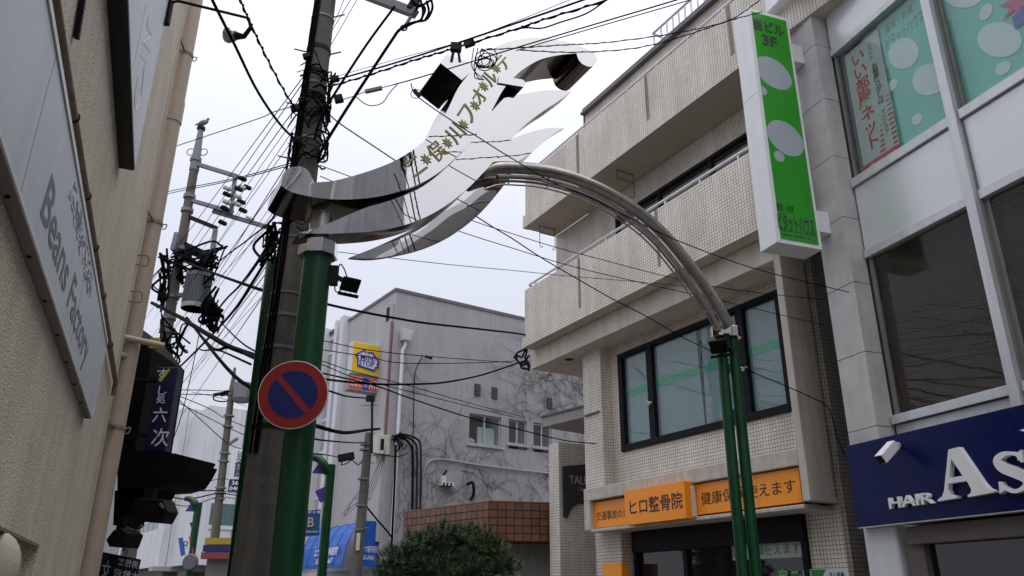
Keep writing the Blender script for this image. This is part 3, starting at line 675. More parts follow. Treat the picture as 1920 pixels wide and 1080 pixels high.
# windows 2F
wz0, wz1, wa0, wa1 = 4.29, 6.25, 8.44, 12.77
win = MB(); win.box(W2 - .05, W2 + .06, wa0, wa1, wz0 - .02, wz0 + .10); win.box(W2 - .05, W2 + .06, wa0, wa1, wz1 - .08, wz1 + .012); win.box(W2 - .05, W2 + .06, wa1 - .13, wa1, wz0 + .1, wz1 - .08); win.box(W2 - .05, W2 + .06, wa0, wa0 + .07, wz0 + .1, wz1 - .08)
wf = win.build('window_frame', BLACKG, b, bevel=.004)
mu = [FK.px(1223, 780, W2 - .03).y, FK.px(1396, 700, W2 - .03).y]
for a_ in mu: MB().box(W2 - .045, W2 + .06, a_ - .08, a_ + .08, wz0 + .1, wz1 - .08).build('mullion', BLACKG, wf)
eds = [wa1 - .13, mu[0] + .08, mu[0] - .08, mu[1] + .08, mu[1] - .08, wa0 + .07]
mid = FK.px(1318, 740, W2 + .03).y
for i in range(3):
    MB().box(W2 + .05, W2 + .056, eds[2 * i + 1], eds[2 * i], wz0 + .1, wz1 - .08).build('film', FILM, wf)
    MB().box(W2 + .030, W2 + .034, eds[2 * i + 1], eds[2 * i], wz0 + .1, wz1 - .08).build('pane', GLASS, wf)
    for k in range(3):
        zz = 5.34 + .052 * k
        MB().box(W2 + .042, W2 + .046, eds[2 * i + 1], eds[2 * i], zz, zz + .045).build('tape_strip', TAPE, wf)
MB().ext([(W2 + .04, mid - .012, wz0 + .1), (W2 + .04, mid + .012, wz0 + .1), (W2 + .04, mid + .055, wz1 - .5), (W2 + .04, mid + .06, wz1 - .08), (W2 + .04, mid - .06, wz1 - .08)], (.003, 0, 0)).build('film_gap', BLACK, wf)
for a_, z_ in ((mu[0] + .02, 5.02), (mu[1] - .02, 5.1)):
    m = MB(); m.box(W2 - .085, W2 - .045, a_ - .02, a_ + .02, z_, z_ + .05); m.obox((W2 - .09, a_ + .02, z_ + .06), (W2 - .12, a_ - .13, z_ + .02), .03, .025); m.build('handle', PORC, wf)
m = MB(); p_ = FK.px(1142, 777, W2 - .3); m.box(W2 - .31, W2 - .26, 13.15, 13.68, 5.12, 5.145); m.build('name_ledge', GALV, b)
# windows 3F / 4F
for (z0, z1, a0, a1) in ((7.5, 9.38, 8.1, 12.65), (10.6, 12.25, 8.2, 12.3)):
    m = MB(); m.box(W2 - .03, W2 + .05, a0, a1, z1 - .07, z1); m.box(W2 - .03, W2 + .05, a0, a1, z0, z0 + .07)
    for a_ in (a0, a0 + (a1 - a0) / 3, a0 + 2 * (a1 - a0) / 3, a1 - .07): m.box(W2 - .028, W2 + .05, a_, a_ + .07, z0 + .07, z1 - .07)
    f_ = m.build('window_frame', BLACKG, b)
    MB().box(W2 + .02, W2 + .026, a0 + .07, a1 - .07, z0 + .07, z1 - .07).build('pane', GLASS_D, f_)
# roof edge and roof rail
m = MB(); m.box(W2 - .12, 8, 5.5, 13.72, 12.60, 12.66); m.box(W2 - .08, 8, 5.5, 13.70, 12.66, 12.76); m.build('roof', ROOFM, b)
MB().ext([(W2 - .02, 13.69, 10.0), (W2 - .02, 13.78, 10.0), (W2 - .02, 13.74, 12.6), (W2 - .02, 13.69, 12.6)], (1, 0, 0)).build('edge_flashing', ROOFM, b)
t_ = thing('roof_railing', 'white baluster railing along the flat roof of the tiled clinic building', 'railing', (1.0, 9, 12.8), FK)
ra = FK.px(1224, 63, 1.0); rz1 = ra.z
MB().tube([(1.0, ra.y, rz1), (1.0, 4, rz1)], .03, 8).build('top_rail', ALUW, t_, 50)
MB().tube([(1.0, ra.y, 12.95), (1.0, 4, 12.95)], .02, 8).build('bottom_rail', ALUW, t_, 50)
MB().tube([(1.0, ra.y, rz1), (2.2, ra.y, rz1)], .03, 8).build('top_rail', ALUW, t_, 50)
for k in range(5): MB().box(1.0 + .22 * k, 1.03 + .22 * k, ra.y - .03, ra.y, 12.82, rz1).build('baluster', ALUW, t_)
for k in range(26): MB().box(.985, 1.015, ra.y - .3 - k * .2, ra.y - .27 - k * .2, 12.82, rz1).build('baluster', ALUW, t_)
# ground floor shop
MB().box(W2 - .1, W2 + .1, 8.46, 12.5, 2.36, 2.735).build('shop_lintel', BLACKG, b)
for a_ in (8.46, 9.75, 11.05, 12.42): MB().box(W2 - .06, W2 + .08, a_, a_ + .1, 0, 2.36).build('shop_post', BLACKG, b)
for a_ in (8.56, 9.85, 11.15):
    MB().box(W2 + .0, W2 + .008, a_, a_ + 1.19 if a_ > 9 else 9.75, 0.1, 2.36).build('shop_pane', GLASS_D, b)
MB().box(W2 + 1.4, W2 + 1.5, 8.3, 12.6, 0, 2.4).build('shop_back', PM('shop_inside', (.16, .15, .13), .8, var=.4, scale=1.4), b)
# orange signs
def osign(name, lab, x0, x1, ya, off, thick, z0, z1, txt, tw, th, tx, bold=.0, ty=0.):
    a1 = FK.px(x0, ya, off).y; a0 = FK.px(x1, ya, off).y
    t_ = thing(name, lab, 'sign', (off, (a0 + a1) / 2, z0), FK)
    MB().box(off, off + thick, a0, a1, z0, z1).build('panel', ORANGE, t_, bevel=.004)
    for u_ in (a0 + .06, a1 - .06):
        for v_ in (z0 + .04, z1 - .04): MB().cyl((off - .004, u_, v_), (off, u_, v_), .009, n=8).build('screw', GALV, t_)
    if a1 - a0 > 1.9: MB().box(off - .001, off, (a0 + a1) / 2 - .3, (a0 + a1) / 2 - .296, z0, z1).build('sheet_joint', MAROON, t_)
    c_ = FK.px(tx, ya, off).y
    text(txt, 'lettering', t_, MAROON, (off - .001, c_, (z0 + z1) / 2 + ty), -Yv, Z, tw, th, .002, bold); return t_
osign('shop_sign', 'recessed orange sign panel at the far end, partly covered by the projecting orange one', 1112, 1190, 950, .10, .06, 2.82, 3.30, '交通事故の治療', 1.18, .165, 1152, .004, -.03)
osign('shop_sign', 'orange box sign standing proud of the slab in the middle of the clinic front', 1171, 1285, 940, -.16, .42, 2.77, 3.36, 'ヒロ整骨院', 1.40, .27, 1228, .012)
osign('shop_sign', 'longest orange sign panel, crossed by the twin green posts', 1300, 1503, 930, .06, .06, 2.83, 3.31, '健康保険使えます', 1.95, .20, 1398, .004, .0)
a_ = FK.px(1291, 920, -.05).y
solo(MB().box(-.03, .05, a_ - .06, a_ + .06, 2.80, 3.28), 'sign_lamp', 'slim upright lamp casing between the two right orange signs', 'lamp', PORC, (0, a_, 2.8), bevel=.01, fr=FK)
q0, q1 = FK.px(1129, 1057, .2), FK.px(1165, 1057, .2)
solo(MB().box(.2, .36, q1.y, q0.y, 1.3, q0.z), 'floor_sign', 'plain orange box sign at the foot of the tiled pillar', 'sign', ORANGE, (.2, q0.y, 1.3), bevel=.006, fr=FK)
# notices on the shop glass
wa, wb = FK.px(1372, 1030, W2 - .03), FK.px(1513, 1030, W2 - .03)
t_ = thing('window_notice', 'white notice strip with green lettering in the clinic shop window', 'notice', (W2 - .03, wb.y, 1.9), FK)
zc0, zc1 = FK.px(1470, 1046, W2 - .03).z, FK.px(1470, 1012, W2 - .03).z
MB().box(W2 - .03, W2 - .024, wb.y, wa.y, zc0, zc1).build('strip', PM('notice', (.42, .45, .42), .6), t_, bevel=.002)
text('健康保険使えます', 'lettering', t_, PM('green_ink', (.05, .17, .06), .6), (W2 - .032, FK.px(1433, 1030, W2 - .03).y, (zc0 + zc1) / 2), -Yv, Z, (wa.y - wb.y) * .92, (zc1 - zc0) * .62, .001, .006)
c_ = FK.px(1488, 1074, W2 - .03)
t_ = thing('window_notice', 'bright green outlined lettering low in the clinic shop window', 'notice', c_, FK)
text('肩こり', 'lettering', t_, PM('lime_ink', (.18, .50, .08), .6), c_ + V((0, 0, -.06)), -Yv, Z, .62, .24, .002, .02)
c0_, c1_ = FK.px(1518, 1070, W2 - .04), FK.px(1592, 1070, W2 - .04)
t_ = thing('notice_board', 'small white notice board with a leaf picture at the tiled end of the clinic', 'notice', (W2 - .04, c1_.y, 1.5), FK)
MB().box(W2 - .05, W2 - .01, 7.80, c0_.y, 1.3, c0_.z + .02).build('board', PAPER2, t_, bevel=.004)
MB().ext([(W2 - .052, c0_.y - .02, c0_.z + .01), (W2 - .052, c0_.y - .30, c0_.z + .01), (W2 - .052, c0_.y - .2, c0_.z - .12), (W2 - .052, c0_.y - .06, c0_.z - .15)], (.002, 0, 0)).build('leaf_print', PM('leaf_ink', (.05, .2, .05), .6), t_)
text('求人募集', 'lettering', t_, INK, (W2 - .052, c0_.y - .47, c0_.z - .07), -Yv, Z, .26, .08, .001, .01)
# drying-pole hangers under the upper balcony
for i, (x, y) in enumerate(((1022, 432), (1167, 325))):
    p = FK.px(x, y, .1); a_ = p.y; zt = 9.915
    m = MB()
    for o_ in (-.05, .38):
        m.tube([(o_, a_, zt), (o_, a_, zt - .52)] + [V((o_ + (.04 if o_ < .1 else -.04) * (1 - cos(t)), a_, zt - .52 - .05 * sin(t))) for t in (pi * .25, pi * .5, pi * .75, pi)], .009, 6)
    m.tube([(-.05, a_, zt - .02), (.38, a_, zt - .02)], .01, 6); m.tube([(-.05, a_, zt - .2), (.38, a_, zt - .2)], .008, 6)
    for k in range(5): m.tube([(.02 + .07 * k, a_, zt - .2), (.02 + .07 * k, a_, zt - .14)], .006, 5)
    solo(m, 'drying_hanger', ('rusty laundry pole hanger at the far end' if i == 0 else 'rusty laundry pole hanger near the middle') + ' under the upper tiled balcony', 'hanger', PM('rust_dark', (.10, .075, .065), .7, var=.3), (0, a_, zt), fr=FK, group='laundry hangers under the balcony')
# TALKS pier
ta = 15.6; c0, c1 = FK.al(1048, 900, ta), FK.al(1048, 829, ta)
b = thing('sign_pier', 'slim tiled wall pier beyond the clinic carrying a dark shop plaque', 'wall pier', (c0.x, ta, 0), FK)
MB().box(c0.x, c0.x + 2.0, ta, ta + .42, 0, c1.z).build('pier', TILE, b)
p0, p1 = FK.al(1056, 875, ta - .06), FK.al(1056, 970, ta - .06)
b = thing('shop_plaque', 'dark plaque with curved foot lettered TALKS on the tiled pier', 'sign', (p0.x, ta, p1.z), FK)
xx = p0.x; zt, zb = FK.al(1057, 874, ta - .06).z, p1.z
prof = [(xx, zt), (xx, zb + .05), (xx + .03, zb), (xx + .09, zb), (xx + .13, zb + .05), (xx + .17, zb + .14), (xx + .26, zb + .25), (xx + .42, zb + .32), (xx + .8, zb + .34), (xx + .8, zt + .12)]
MB().ext([(u, ta - .06, v) for u, v in prof], (0, .058, 0)).build('plate', PM('charcoal', (.03, .027, .03), .5), b, bevel=.004)
c_ = FK.al(1089, 901, ta - .06)
text('TALKS', 'lettering', b, PM('grey_raised', (.30, .29, .30), .5), c_, X, Z, FK.al(1112, 901, ta - .06).x - FK.al(1068, 901, ta - .06).x, .19, .02, .012)
text('TAKAHASHI', 'lettering', b, PM('grey_raised', (.30, .29, .30), .5), FK.al(1100, 919, ta - .06) + V((.06, 0, .01)), X, Z, .62, .085, .01, .004)
# porch roof behind
FP = Fr(-38, thru=at(1013, 785, 21))
pc = FP.loc(at(1013, 780, 21)); c2 = FP.px(1112, 757, 0)
b = thing('porch_roof', 'flat porch roof with pale soffit over a white wall, behind the tiled pier', 'porch', (0, pc.y, pc.z - .3), FP)
MB().box(0, 3, c2.y - 2, pc.y, pc.z - .05, pc.z).build('roof', PM('roof_edge', (.10, .095, .09), .8), b)
MB().box(.03, 3, c2.y - 2, pc.y - .03, pc.z - .30, pc.z - .052).build('fascia', PM('fascia', (.30, .29, .29), .7, streak=.2), b)
MB().box(1.1, 3, c2.y - 2, pc.y - 1.0, 0, pc.z - .302).build('wall', PM('porch_wall', (.6, .6, .58), .8, var=.15, streak=.3), b)

# ================================================================ ANNEX WITH BROWN TILES
AC = at(917, 941, 19.0); dl = V((sin(radians(-41.6)), cos(radians(-41.6)), 0)); dr = V((sin(radians(78)), cos(radians(78)), 0))
nl = V((-dl.y, dl.x, 0)); nl = nl if nl.dot(-AC) > 0 else -nl
nr = V((-dr.y, dr.x, 0)); nr = nr if nr.dot(-AC) > 0 else -nr
zt = AC.z; zb = zt - .86
fl = Fr(-41.6, thru=AC); ll = fl.px(757, 962).y - fl.loc(AC).y
b = thing('tiled_annex', 'low annex with a broad band of square brown tiles behind the pine tree', 'building', (AC.x, AC.y, 0))
gl = AC.copy(); gl.z = 0
def wp(a, off, z, d, nn): q_ = gl + d * a - nn * off; return V((q_.x, q_.y, z))
LR = 2.6
m = MB(); corner_in = gl + (dl * .05 + dr * .05)
poly = [gl + (dl + dr).normalized() * .02, gl + dr * LR + dl * .02, gl + dr * LR + dl * ll, gl + dl * ll + dr * .02]
m.ext([V((p.x, p.y, zb - .01)) for p in poly], (0, 0, zt - zb + .012)); m.build('band_backing', GROUT, b)
poly2 = [gl + dl * .9 + dr * .5, gl + dr * LR + dl * .5, gl + dr * LR + dl * ll, gl + dl * ll + dr * .5]
m = MB(); m.ext([V((p.x, p.y, 0)) for p in poly2], (0, 0, zb - .012)); m.build('wall', PM('annex_wall', (.26, .27, .25), .85, var=.15, scale=2, streak=.3), b)
MB().ext([V((p.x, p.y, zt + .003)) for p in [gl + dl * 0 + dr * 0, gl + dr * LR, gl + dr * LR + dl * ll, gl + dl * ll]], (0, 0, .03)).build('coping', BRICKT, b)
def tiles(d, nn, length, cols, rz):
    tw_, th_ = length / cols, (zt - zb) / 5; g_ = .018; first = None
    tones = [PM('brown_tile_%d' % k, c, .42, var=.14, scale=6) for k, c in enumerate(((.155, .07, .038), (.125, .057, .031), (.185, .088, .048)))]
    for j in range(5):
        for i in range(cols):
            c_ = gl + d * ((i + .5) * tw_); lz = zb + (j + .5) * th_; tone = random.choice([0, 0, 1, 2])
            if first is None: first = {}
            if tone not in first:
                mb = MB(); mb.box(-tw_ / 2 + g_ / 2, tw_ / 2 - g_ / 2, -.014, .014, -th_ / 2 + g_ / 2, th_ / 2 - g_ / 2)
                o = mb.build('tile', tones[tone]); first[tone] = o; o.parent = b
            else:
                o = first[tone].copy(); COL.objects.link(o); o.parent = b
            q_ = c_ + nn * random.uniform(-.003, .004)
            o.location = (q_.x - AC.x, q_.y - AC.y, lz); o.rotation_euler = (random.uniform(-.006, .006), 0, rz + random.uniform(-.004, .004))
tiles(dl, nl, ll, 17, atan2(dl.y, dl.x)); tiles(dr, nr, LR, 13, atan2(dr.y, dr.x))
da = gl + dr * 1.05 + dl * .5
MB().obox(V((da.x, da.y, 0)), V((da.x, da.y, 2.4)), .07, .06, up=dr).build('door_frame', PM('door_frame', (.35, .36, .34), .6), b)

# ================================================================ GREY SHOP BUILDING WITH YELLOW SIGN
mc = FM.loc(MC); a0 = mc.y; MH = MC.z
b = thing('shop_building', 'grey rendered shop building overgrown with bare ivy behind the brown tiled annex', 'building', (0, a0, 0), FM)
a1 = FM.px(652, 607).y
wins = [(FM.al(880, 774, a0).x, FM.al(940, 784, a0).x, FM.al(876, 831, a0).z, FM.al(880, 774, a0).z), (FM.al(954, 785, a0).x, FM.al(988, 791, a0).x, FM.al(953, 831, a0).z, FM.al(954, 785, a0).z), (FM.al(1000, 793, a0).x, FM.al(1034, 799, a0).x, FM.al(1000, 837, a0).z, FM.al(1000, 793, a0).z)]
wz0 = min(w_[2] for w_ in wins); wz1 = max(w_[3] for w_ in wins)
m = MB(); m.box(0, 14, a0, a0 + 14, wz1, MH); m.box(0, 14, a0, a0 + 14, 0, wz0); m.box(.0, wins[0][0], a0, a0 + 14, wz0, wz1); m.box(wins[0][1], wins[1][0], a0, a0 + 1, wz0, wz1); m.box(wins[1][1], wins[2][0], a0, a0 + 1, wz0, wz1); m.box(wins[2][1], 14, a0, a0 + 14, wz0, wz1); m.box(wins[0][0], wins[2][1], a0 + .9, a0 + 14, wz0, wz1)
m.build('side_wall', MSWALL, b)
MB().box(-.03, -.002, a0 + .0, a1, 2.3, MH).build('front_wall', MSFRONT, b)
MB().box(-.06, 14, a0 - .03, a0 + 14, MH, MH + .10).build('roof_edge', ROOFM, b)
for i, (x0, x1, z0, z1) in enumerate(wins):
    m = MB(); t = .045
    m.box(x0, x1, a0 + .06, a0 + .12, z0, z0 + t); m.box(x0, x1, a0 + .06, a0 + .12, z1 - t, z1); m.box(x0, x0 + t, a0 + .06, a0 + .12, z0 + t, z1 - t); m.box(x1 - t, x1, a0 + .06, a0 + .12, z0 + t, z1 - t); m.box((x0 + x1) / 2 - t / 2, (x0 + x1) / 2 + t / 2, a0 + .055, a0 + .12, z0 + t, z1 - t)
    f_ = m.build('window', PM('window_frame_grey', (.42, .42, .43), .5), b)
    MB().box(x0 + t, x1 - t, a0 + .1, a0 + .105, z0 + t, z1 - t).build('pane', GLASS, f_)
    MB().box(x0 - .08, x1 + .08, a0 - .05, a0 + .05, z0 - .07, z0 - .005).build('sill', CONC_G, f_)
    MB().box(x0, x1, a0 + .55, a0 + .6, z0, z1).build('curtain_dark', ROOM, f_)
    if i == 0:
        MB().box((x0 + x1) / 2 - .1, x1 - .06, a0 + .3, a0 + .34, z0 + .02, z0 + .62).build('board_inside', PAPER2, f_); MB().ball((x0 + .2, a0 + .3, z0 + .12), .14, 1.4, 1, .8).build('bag_inside', PAPER, f_)
for x, y in ((895, 731), (927, 737), (1030, 756)):
    p = FM.al(x, y, a0); m = MB()
    for k in range(6): m.box(p.x - .1, p.x + .1, a0 - .05, a0 - .002, p.z - .18 + k * .06, p.z - .15 + k * .06)
    v_ = m.build('vent_louvre', PM('vent', (.12, .12, .12), .7), b)
    MB().box(p.x - .11, p.x + .11, a0 - .008, a0 - .001, p.z - .19, p.z + .19).build('vent_hole', BLACK, v_)
# left front: white columns and glazing
for x, y, wd_ in ((648, 594, .16), (637, 602, .13), (613, 618, .16), (595, 632, .14)):
    p = FM.px(x, y, -.1); MB().box(-.22, .1, p.y - wd_, p.y + wd_, 2.6, p.z).build('column', MSCOL, b, bevel=.01)
p9 = FM.px(560, 655, 0).y
MB().box(.1, .2, a1 + .01, p9 + 4, 2.3, MH - .15).build('front_glazing', PM('pale_glazing', (.50, .53, .57), .25, var=.1), b)
for z_ in (MH - .25, MH - .8, 7.2, 6.1, 4.6): MB().box(-.02, .12, a1, p9 + 4, z_, z_ + .1).build('glazing_bar', MSCOL, b)
for z_ in (3.2, 4.75, 6.25): MB().box(.06, .098, a1 + .2, p9 + 4, z_, z_ + 1.25).build('glazing_strip', PM('dim_glass', (.16, .19, .2), .12, var=.2), b)
MB().box(-.03, 3, a1, p9 + 4, 0, 2.3).build('shop_wall', PM('shop_tile', (.5, .5, .5), .6), b)
# shaft at the corner, hopper, pipes
p = FM.px(733, 565, -.2); sh_ = FM.al(729, 640, a0 + .05).x
m = MB(); m.box(sh_, -.032, a0 + .05, a0 + .42, 3.0, p.z); m.build('shaft', MSFRONT, b, bevel=.01)
MB().box(sh_ - .005, sh_ + .01, a0 + .12, a0 + .35, p.z - .55, p.z - .1).build('shaft_opening', BLACK, b)
MB().box(-.10, -.06, a0 - .012, a0 + .05, 5.2, 9.4).build('rust_pipe', PM('rust_red', (.24, .14, .125), .8, var=.4, streak=.4), b)
h = FM.al(757, 632, a0 - .12); wx = FM.al(751, 750, a0 - .06).x
t_ = thing('downpipe', 'white downpipe with square rain hopper on the ivy covered wall', 'drainpipe', (wx, a0, 0), FM)
MB().hexa([(wx - .09, a0 - .22, h.z - .1), (wx + .15, a0 - .22, h.z - .1), (wx + .15, a0 - .01, h.z - .1), (wx - .09, a0 - .01, h.z - .1)], [(wx - .14, a0 - .27, h.z + .22), (wx + .2, a0 - .27, h.z + .22), (wx + .2, a0 - .01, h.z + .22), (wx - .14, a0 - .01, h.z + .22)]).build('hopper', MSCOL, t_)
MB().tube([(wx + .03, a0 - .1, h.z - .1), (wx + .03, a0 - .1, h.z - .25), (wx - .04, a0 - .09, h.z - .4), (wx - .04, a0 - .09, 0)], .055, 10).build('pipe', MSCOL, t_, 50)
def wallpipe(lab, pts, r, mt, offs=.05, name='conduit', **k):
    P = [FM.al(x, y, a0 - offs) for x, y in pts]; P = cr(P, 4)
    return solo(MB().tube(P, r, 6), name, lab, 'pipe', mt, P[0], 50, fr=FM, **k)
wallpipe('pale grey conduit arching over and running along the ivy wall', ((792, 930), (794, 890), (800, 872), (812, 862), (840, 862), (900, 872), (1040, 889)), .026, PM('conduit_grey', (.34, .34, .36), .6))
for i, (dx, dy) in enumerate(((0, 0), (8, -4), (15, -8))):
    wallpipe('thick black conduit bending down the ivy wall, ' + ('innermost', 'middle', 'outermost')[i] + ' of three', ((738, 826 + dy), (755, 822 + dy), (768 + dx, 832 + dy), (774 + dx, 855 + dy), (773 + dx, 955)), .032, RUBBER2 if i else RUBBER, .07 + .05 * i, group='conduits bending down the ivy wall')
wallpipe('black cable running down beside the white downpipe', ((742, 835), (740, 900), (735, 1010), (731, 1080)), .03, RUBBER, .2)
wallpipe('thin grey cable dropping down the ivy wall from a small camera', ((793, 666), (778, 700), (776, 760), (774, 850)), .014, RUBBER2, .05, 'wall_cable')
p = FM.al(797, 668, a0 - .1); solo(MB().obox(p, p + V((.22, -.05, -.05)), .06, .06), 'wall_camera', 'small dark camera high on the ivy covered wall', 'camera', BLACK, p, fr=FM)
p = FM.al(834, 905, a0 - .15)
t_ = thing('meter_box', 'small white meter box with black connectors on the ivy wall', 'meter', p, FM)
MB().box(p.x - .12, p.x + .3, a0 - .2, a0 - .01, p.z - .08, p.z + .02).build('rail', PORC, t_)
MB().box(p.x - .12, p.x + .03, a0 - .17, a0 - .01, p.z + .02, p.z + .2).build('box', PORC, t_)
for k in range(3): MB().box(p.x - .08 + .12 * k, p.x - .03 + .12 * k, a0 - .21, a0 - .18, p.z - .12, p.z + .0).build('connector', BLACK, t_)
MB().tube([(p.x, a0 - .03, p.z + .2), (p.x + .08, a0 - .1, p.z + .38)], .03, 6).build('stub', BLACK, t_)
p = FM.al(880, 925, a0 - .1); solo(MB().tube(cr([p + V((-.1, 0, .25)), p + V((.05, -.1, .3)), p + V((.12, -.05, 0)), p + V((.05, 0, -.2))], 5), .05, 8), 'cable_duct', 'short bent black duct sticking out low on the ivy wall', 'pipe', BLACK, p, 60, fr=FM)
p = FM.px(718, 820, -.5)
t_ = thing('junction_cabinet', 'cream junction cabinet with a dark slot at the corner of the shop building', 'cabinet', (-.45, a0 + .1, p.z - .3), FM)
jx0, jx1 = FM.al(708, 820, a0).x, FM.al(731, 820, a0).x
MB().box(jx0, jx1, a0 - .05, a0 + .45, p.z - .33, p.z + .22).build('case', PM('cream_case', (.55, .53, .48), .6, var=.1), t_, bevel=.01)
MB().box(jx0 + .08, jx0 + .19, a0 - .056, a0 - .049, p.z - .22, p.z + .1).build('slot', BLACK, t_)
m = MB(); rr = random.Random(8)
for k in range(8):
    s_ = V((jx1 + .05 + rr.uniform(-.05, .1), a0 - .05, p.z + rr.uniform(-.15, .25))); e_ = FM.al(rr.uniform(738, 765), rr.uniform(815, 850), a0 - .1)
    m.tube(cr([s_, s_ + V((.15, -.15, rr.uniform(-.1, .25))), (s_ + e_) / 2 + V((0, -.25, rr.uniform(-.25, .1))), e_], 4), .016, 5)
solo(m, 'cable_tangle', 'tangle of black cables spilling from the cream junction cabinet', 'cables', RUBBER, (-.3, a0, p.z), 50, fr=FM)
# yellow sign
sa = a0 + .9
def mp(x, y, da=0): return FM.al(x, y, sa + da)
q = [mp(662, 638), mp(718, 650), mp(714, 708), mp(658, 698)]
X0, X1 = (q[0].x + q[3].x) / 2, (q[1].x + q[2].x) / 2; Z1, Z0 = (q[0].z + q[1].z) / 2, (q[2].z + q[3].z) / 2
b = thing('store_sign', 'square yellow store sign with blue house logo projecting from the grey wall', 'sign', (X0, sa, Z0), FM)
MB().box(X0, X1, sa, sa + .3, Z0, Z1).build('cabinet', MSCOL, b, bevel=.01)
MB().box(X0 + .03, X1 - .03, sa - .004, sa - .001, Z0 + .03, Z1 - .03).build('face', YELLOW, b)
MB().box(X1, -.03, sa + .1, sa + .2, Z0 + .2, Z1 - .2).build('wall_arm', MSCOL, b)
def lg(u, v, o): return V((X0 + u * (X1 - X0), sa - o, Z0 + v * (Z1 - Z0)))
outl = [(.10, .57), (.36, .76), (.45, .70), (.50, .69), (.56, .72), (.62, .72), (.68, .71), (.74, .62), (.83, .56), (.88, .45), (.84, .37), (.87, .30), (.78, .26), (.76, .17), (.20, .25), (.19, .5)]
MB().ext([lg(u, v, .012) for u, v in outl], (0, .006, 0)).build('logo_white', WHITE, b)
m = MB(); m.tube([lg(u, v, .016) for u, v in outl[3:] + outl[:3]], .028, 6); m.build('logo_outline', LBLUE, b)
text('MINI', 'lettering', b, LBLUE, lg(.51, .535, .014), X, Z, .46 * (X1 - X0), .16 * (Z1 - Z0), .008, .012)
text('STOP', 'lettering', b, LBLUE, lg(.49, .36, .014), X, Z, .50 * (X1 - X0), .17 * (Z1 - Z0), .008, .012)
q = [mp(655, 704), mp(715, 712), mp(713, 735), mp(654, 727)]
x0, x1 = (q[0].x + q[3].x) / 2, (q[1].x + q[2].x) / 2; z1, z0 = (q[0].z + q[1].z) / 2, (q[2].z + q[3].z) / 2
b = thing('store_sign', 'low red and blue sign strip reading ATM hung under the yellow store sign', 'sign', (x0, sa, z0), FM)
MB().box(x0, x1, sa, sa + .35, z0 - .05, z1).build('cabinet', PM('sign_grey', (.3, .29, .28), .6), b, bevel=.008)
RD2 = PM('strip_red', (.70, .09, .05), .5)
for u0, u1, mt in ((.01, .41, RD2), (.42, .61, LBLUE), (.62, .99, RD2)):
    MB().box(x0 + u0 * (x1 - x0), x0 + u1 * (x1 - x0), sa - .004, sa - .001, z0, z1 - .01).build('panel', mt, b)
for s_, u, w_ in (('たばこ', .21, .36), ('酒', .515, .14), ('ATM', .80, .34)):
    text(s_, 'lettering', b, WHITE, V((x0 + u * (x1 - x0), sa - .005, (z0 + z1) / 2)), X, Z, w_ * (x1 - x0), (z1 - z0) * .62, .002, .015)
# blue awning of the dental clinic
e0, e1 = FM.al(674, 1000, a0 + .1), FM.al(711, 1000, a0 + .1)
zt, zb = FM.al(700, 977, a0 + .1).z, FM.al(690, 1063, a0 + .1).z
al0 = a0 + .1
b = thing('awning', 'bright blue ribbed barrel awning with white lettering on the grey shop front', 'awning', (e0.x, al0, zb), FM)
far = FM.px(600, 1065, e0.x - .55).y
far = al0 + 3.3
prof = [(e1.x, zt), (e0.x + .2, zt + .0), (e0.x - .0, zt - .08), (e0.x - .18, zt - .3), (e0.x - .32, zt - .6), (e0.x - .42, zb + .1), (e0.x - .42, zb), (e1.x, zb)]
MB().ext([(u, al0, v) for u, v in [prof[0], prof[1], (e0.x, zt - .05), (e0.x, zb), (e1.x, zb)]], (0, .03, 0)).build('end_panel', AWN, b)
nseg = 5
for k in range(nseg):
    s0_, s1_ = al0 + .03 + (far - al0) * k / nseg, al0 + .03 + (far - al0) * (k + 1) / nseg
    m = MB(); pp = prof[1:7]
    for i in range(len(pp) - 1):
        (u0, v0), (u1, v1) = pp[i], pp[i + 1]; mm = (s0_ + s1_) / 2
        m.add([(u0, s0_, v0), (u1, s0_, v1), (u1 + .03, mm, v1 - .02), (u0 + .03, mm, v0 - .03), (u1, s1_, v1), (u0, s1_, v0)], [(0, 1, 2, 3), (3, 2, 4, 5)])
    m.build('canvas_bay', AWN, b, 30)
for k in range(nseg + 1):
    s0_ = al0 + .03 + (far - al0) * k / nseg; MB().tube([(u, s0_, v) for u, v in prof[1:7]], .018, 6).build('rib', AWN, b)
MB().tube([(prof[6][0], al0, zb), (prof[6][0], far, zb)], .02, 6).build('front_bar', AWN, b)
text('エンドウ歯科医院', 'lettering', b, WHITE, (e0.x + (e1.x - e0.x) * .46, al0 - .003, zb + .46), X, Z, (e1.x - e0.x) * 1.0, .18, .002, .006)
text('365-0467', 'lettering', b, WHITE, (e0.x + (e1.x - e0.x) * .5, al0 - .003, zb + .24), X, Z, (e1.x - e0.x) * .72, .12, .002, .006)
sv = V((prof[5][0] - prof[4][0], 0, prof[5][1] - prof[4][1])).normalized()
text('エンドウ歯科医院', 'lettering', b, WHITE, (e0.x - .385, al0 + 1.35, zb + .42), -Yv, -sv, 1.7, .23, .004, .01)
text('365-0467', 'lettering', b, WHITE, (e0.x - .415, al0 + 1.35, zb + .17), -Yv, -sv, 1.25, .14, .004, .01)
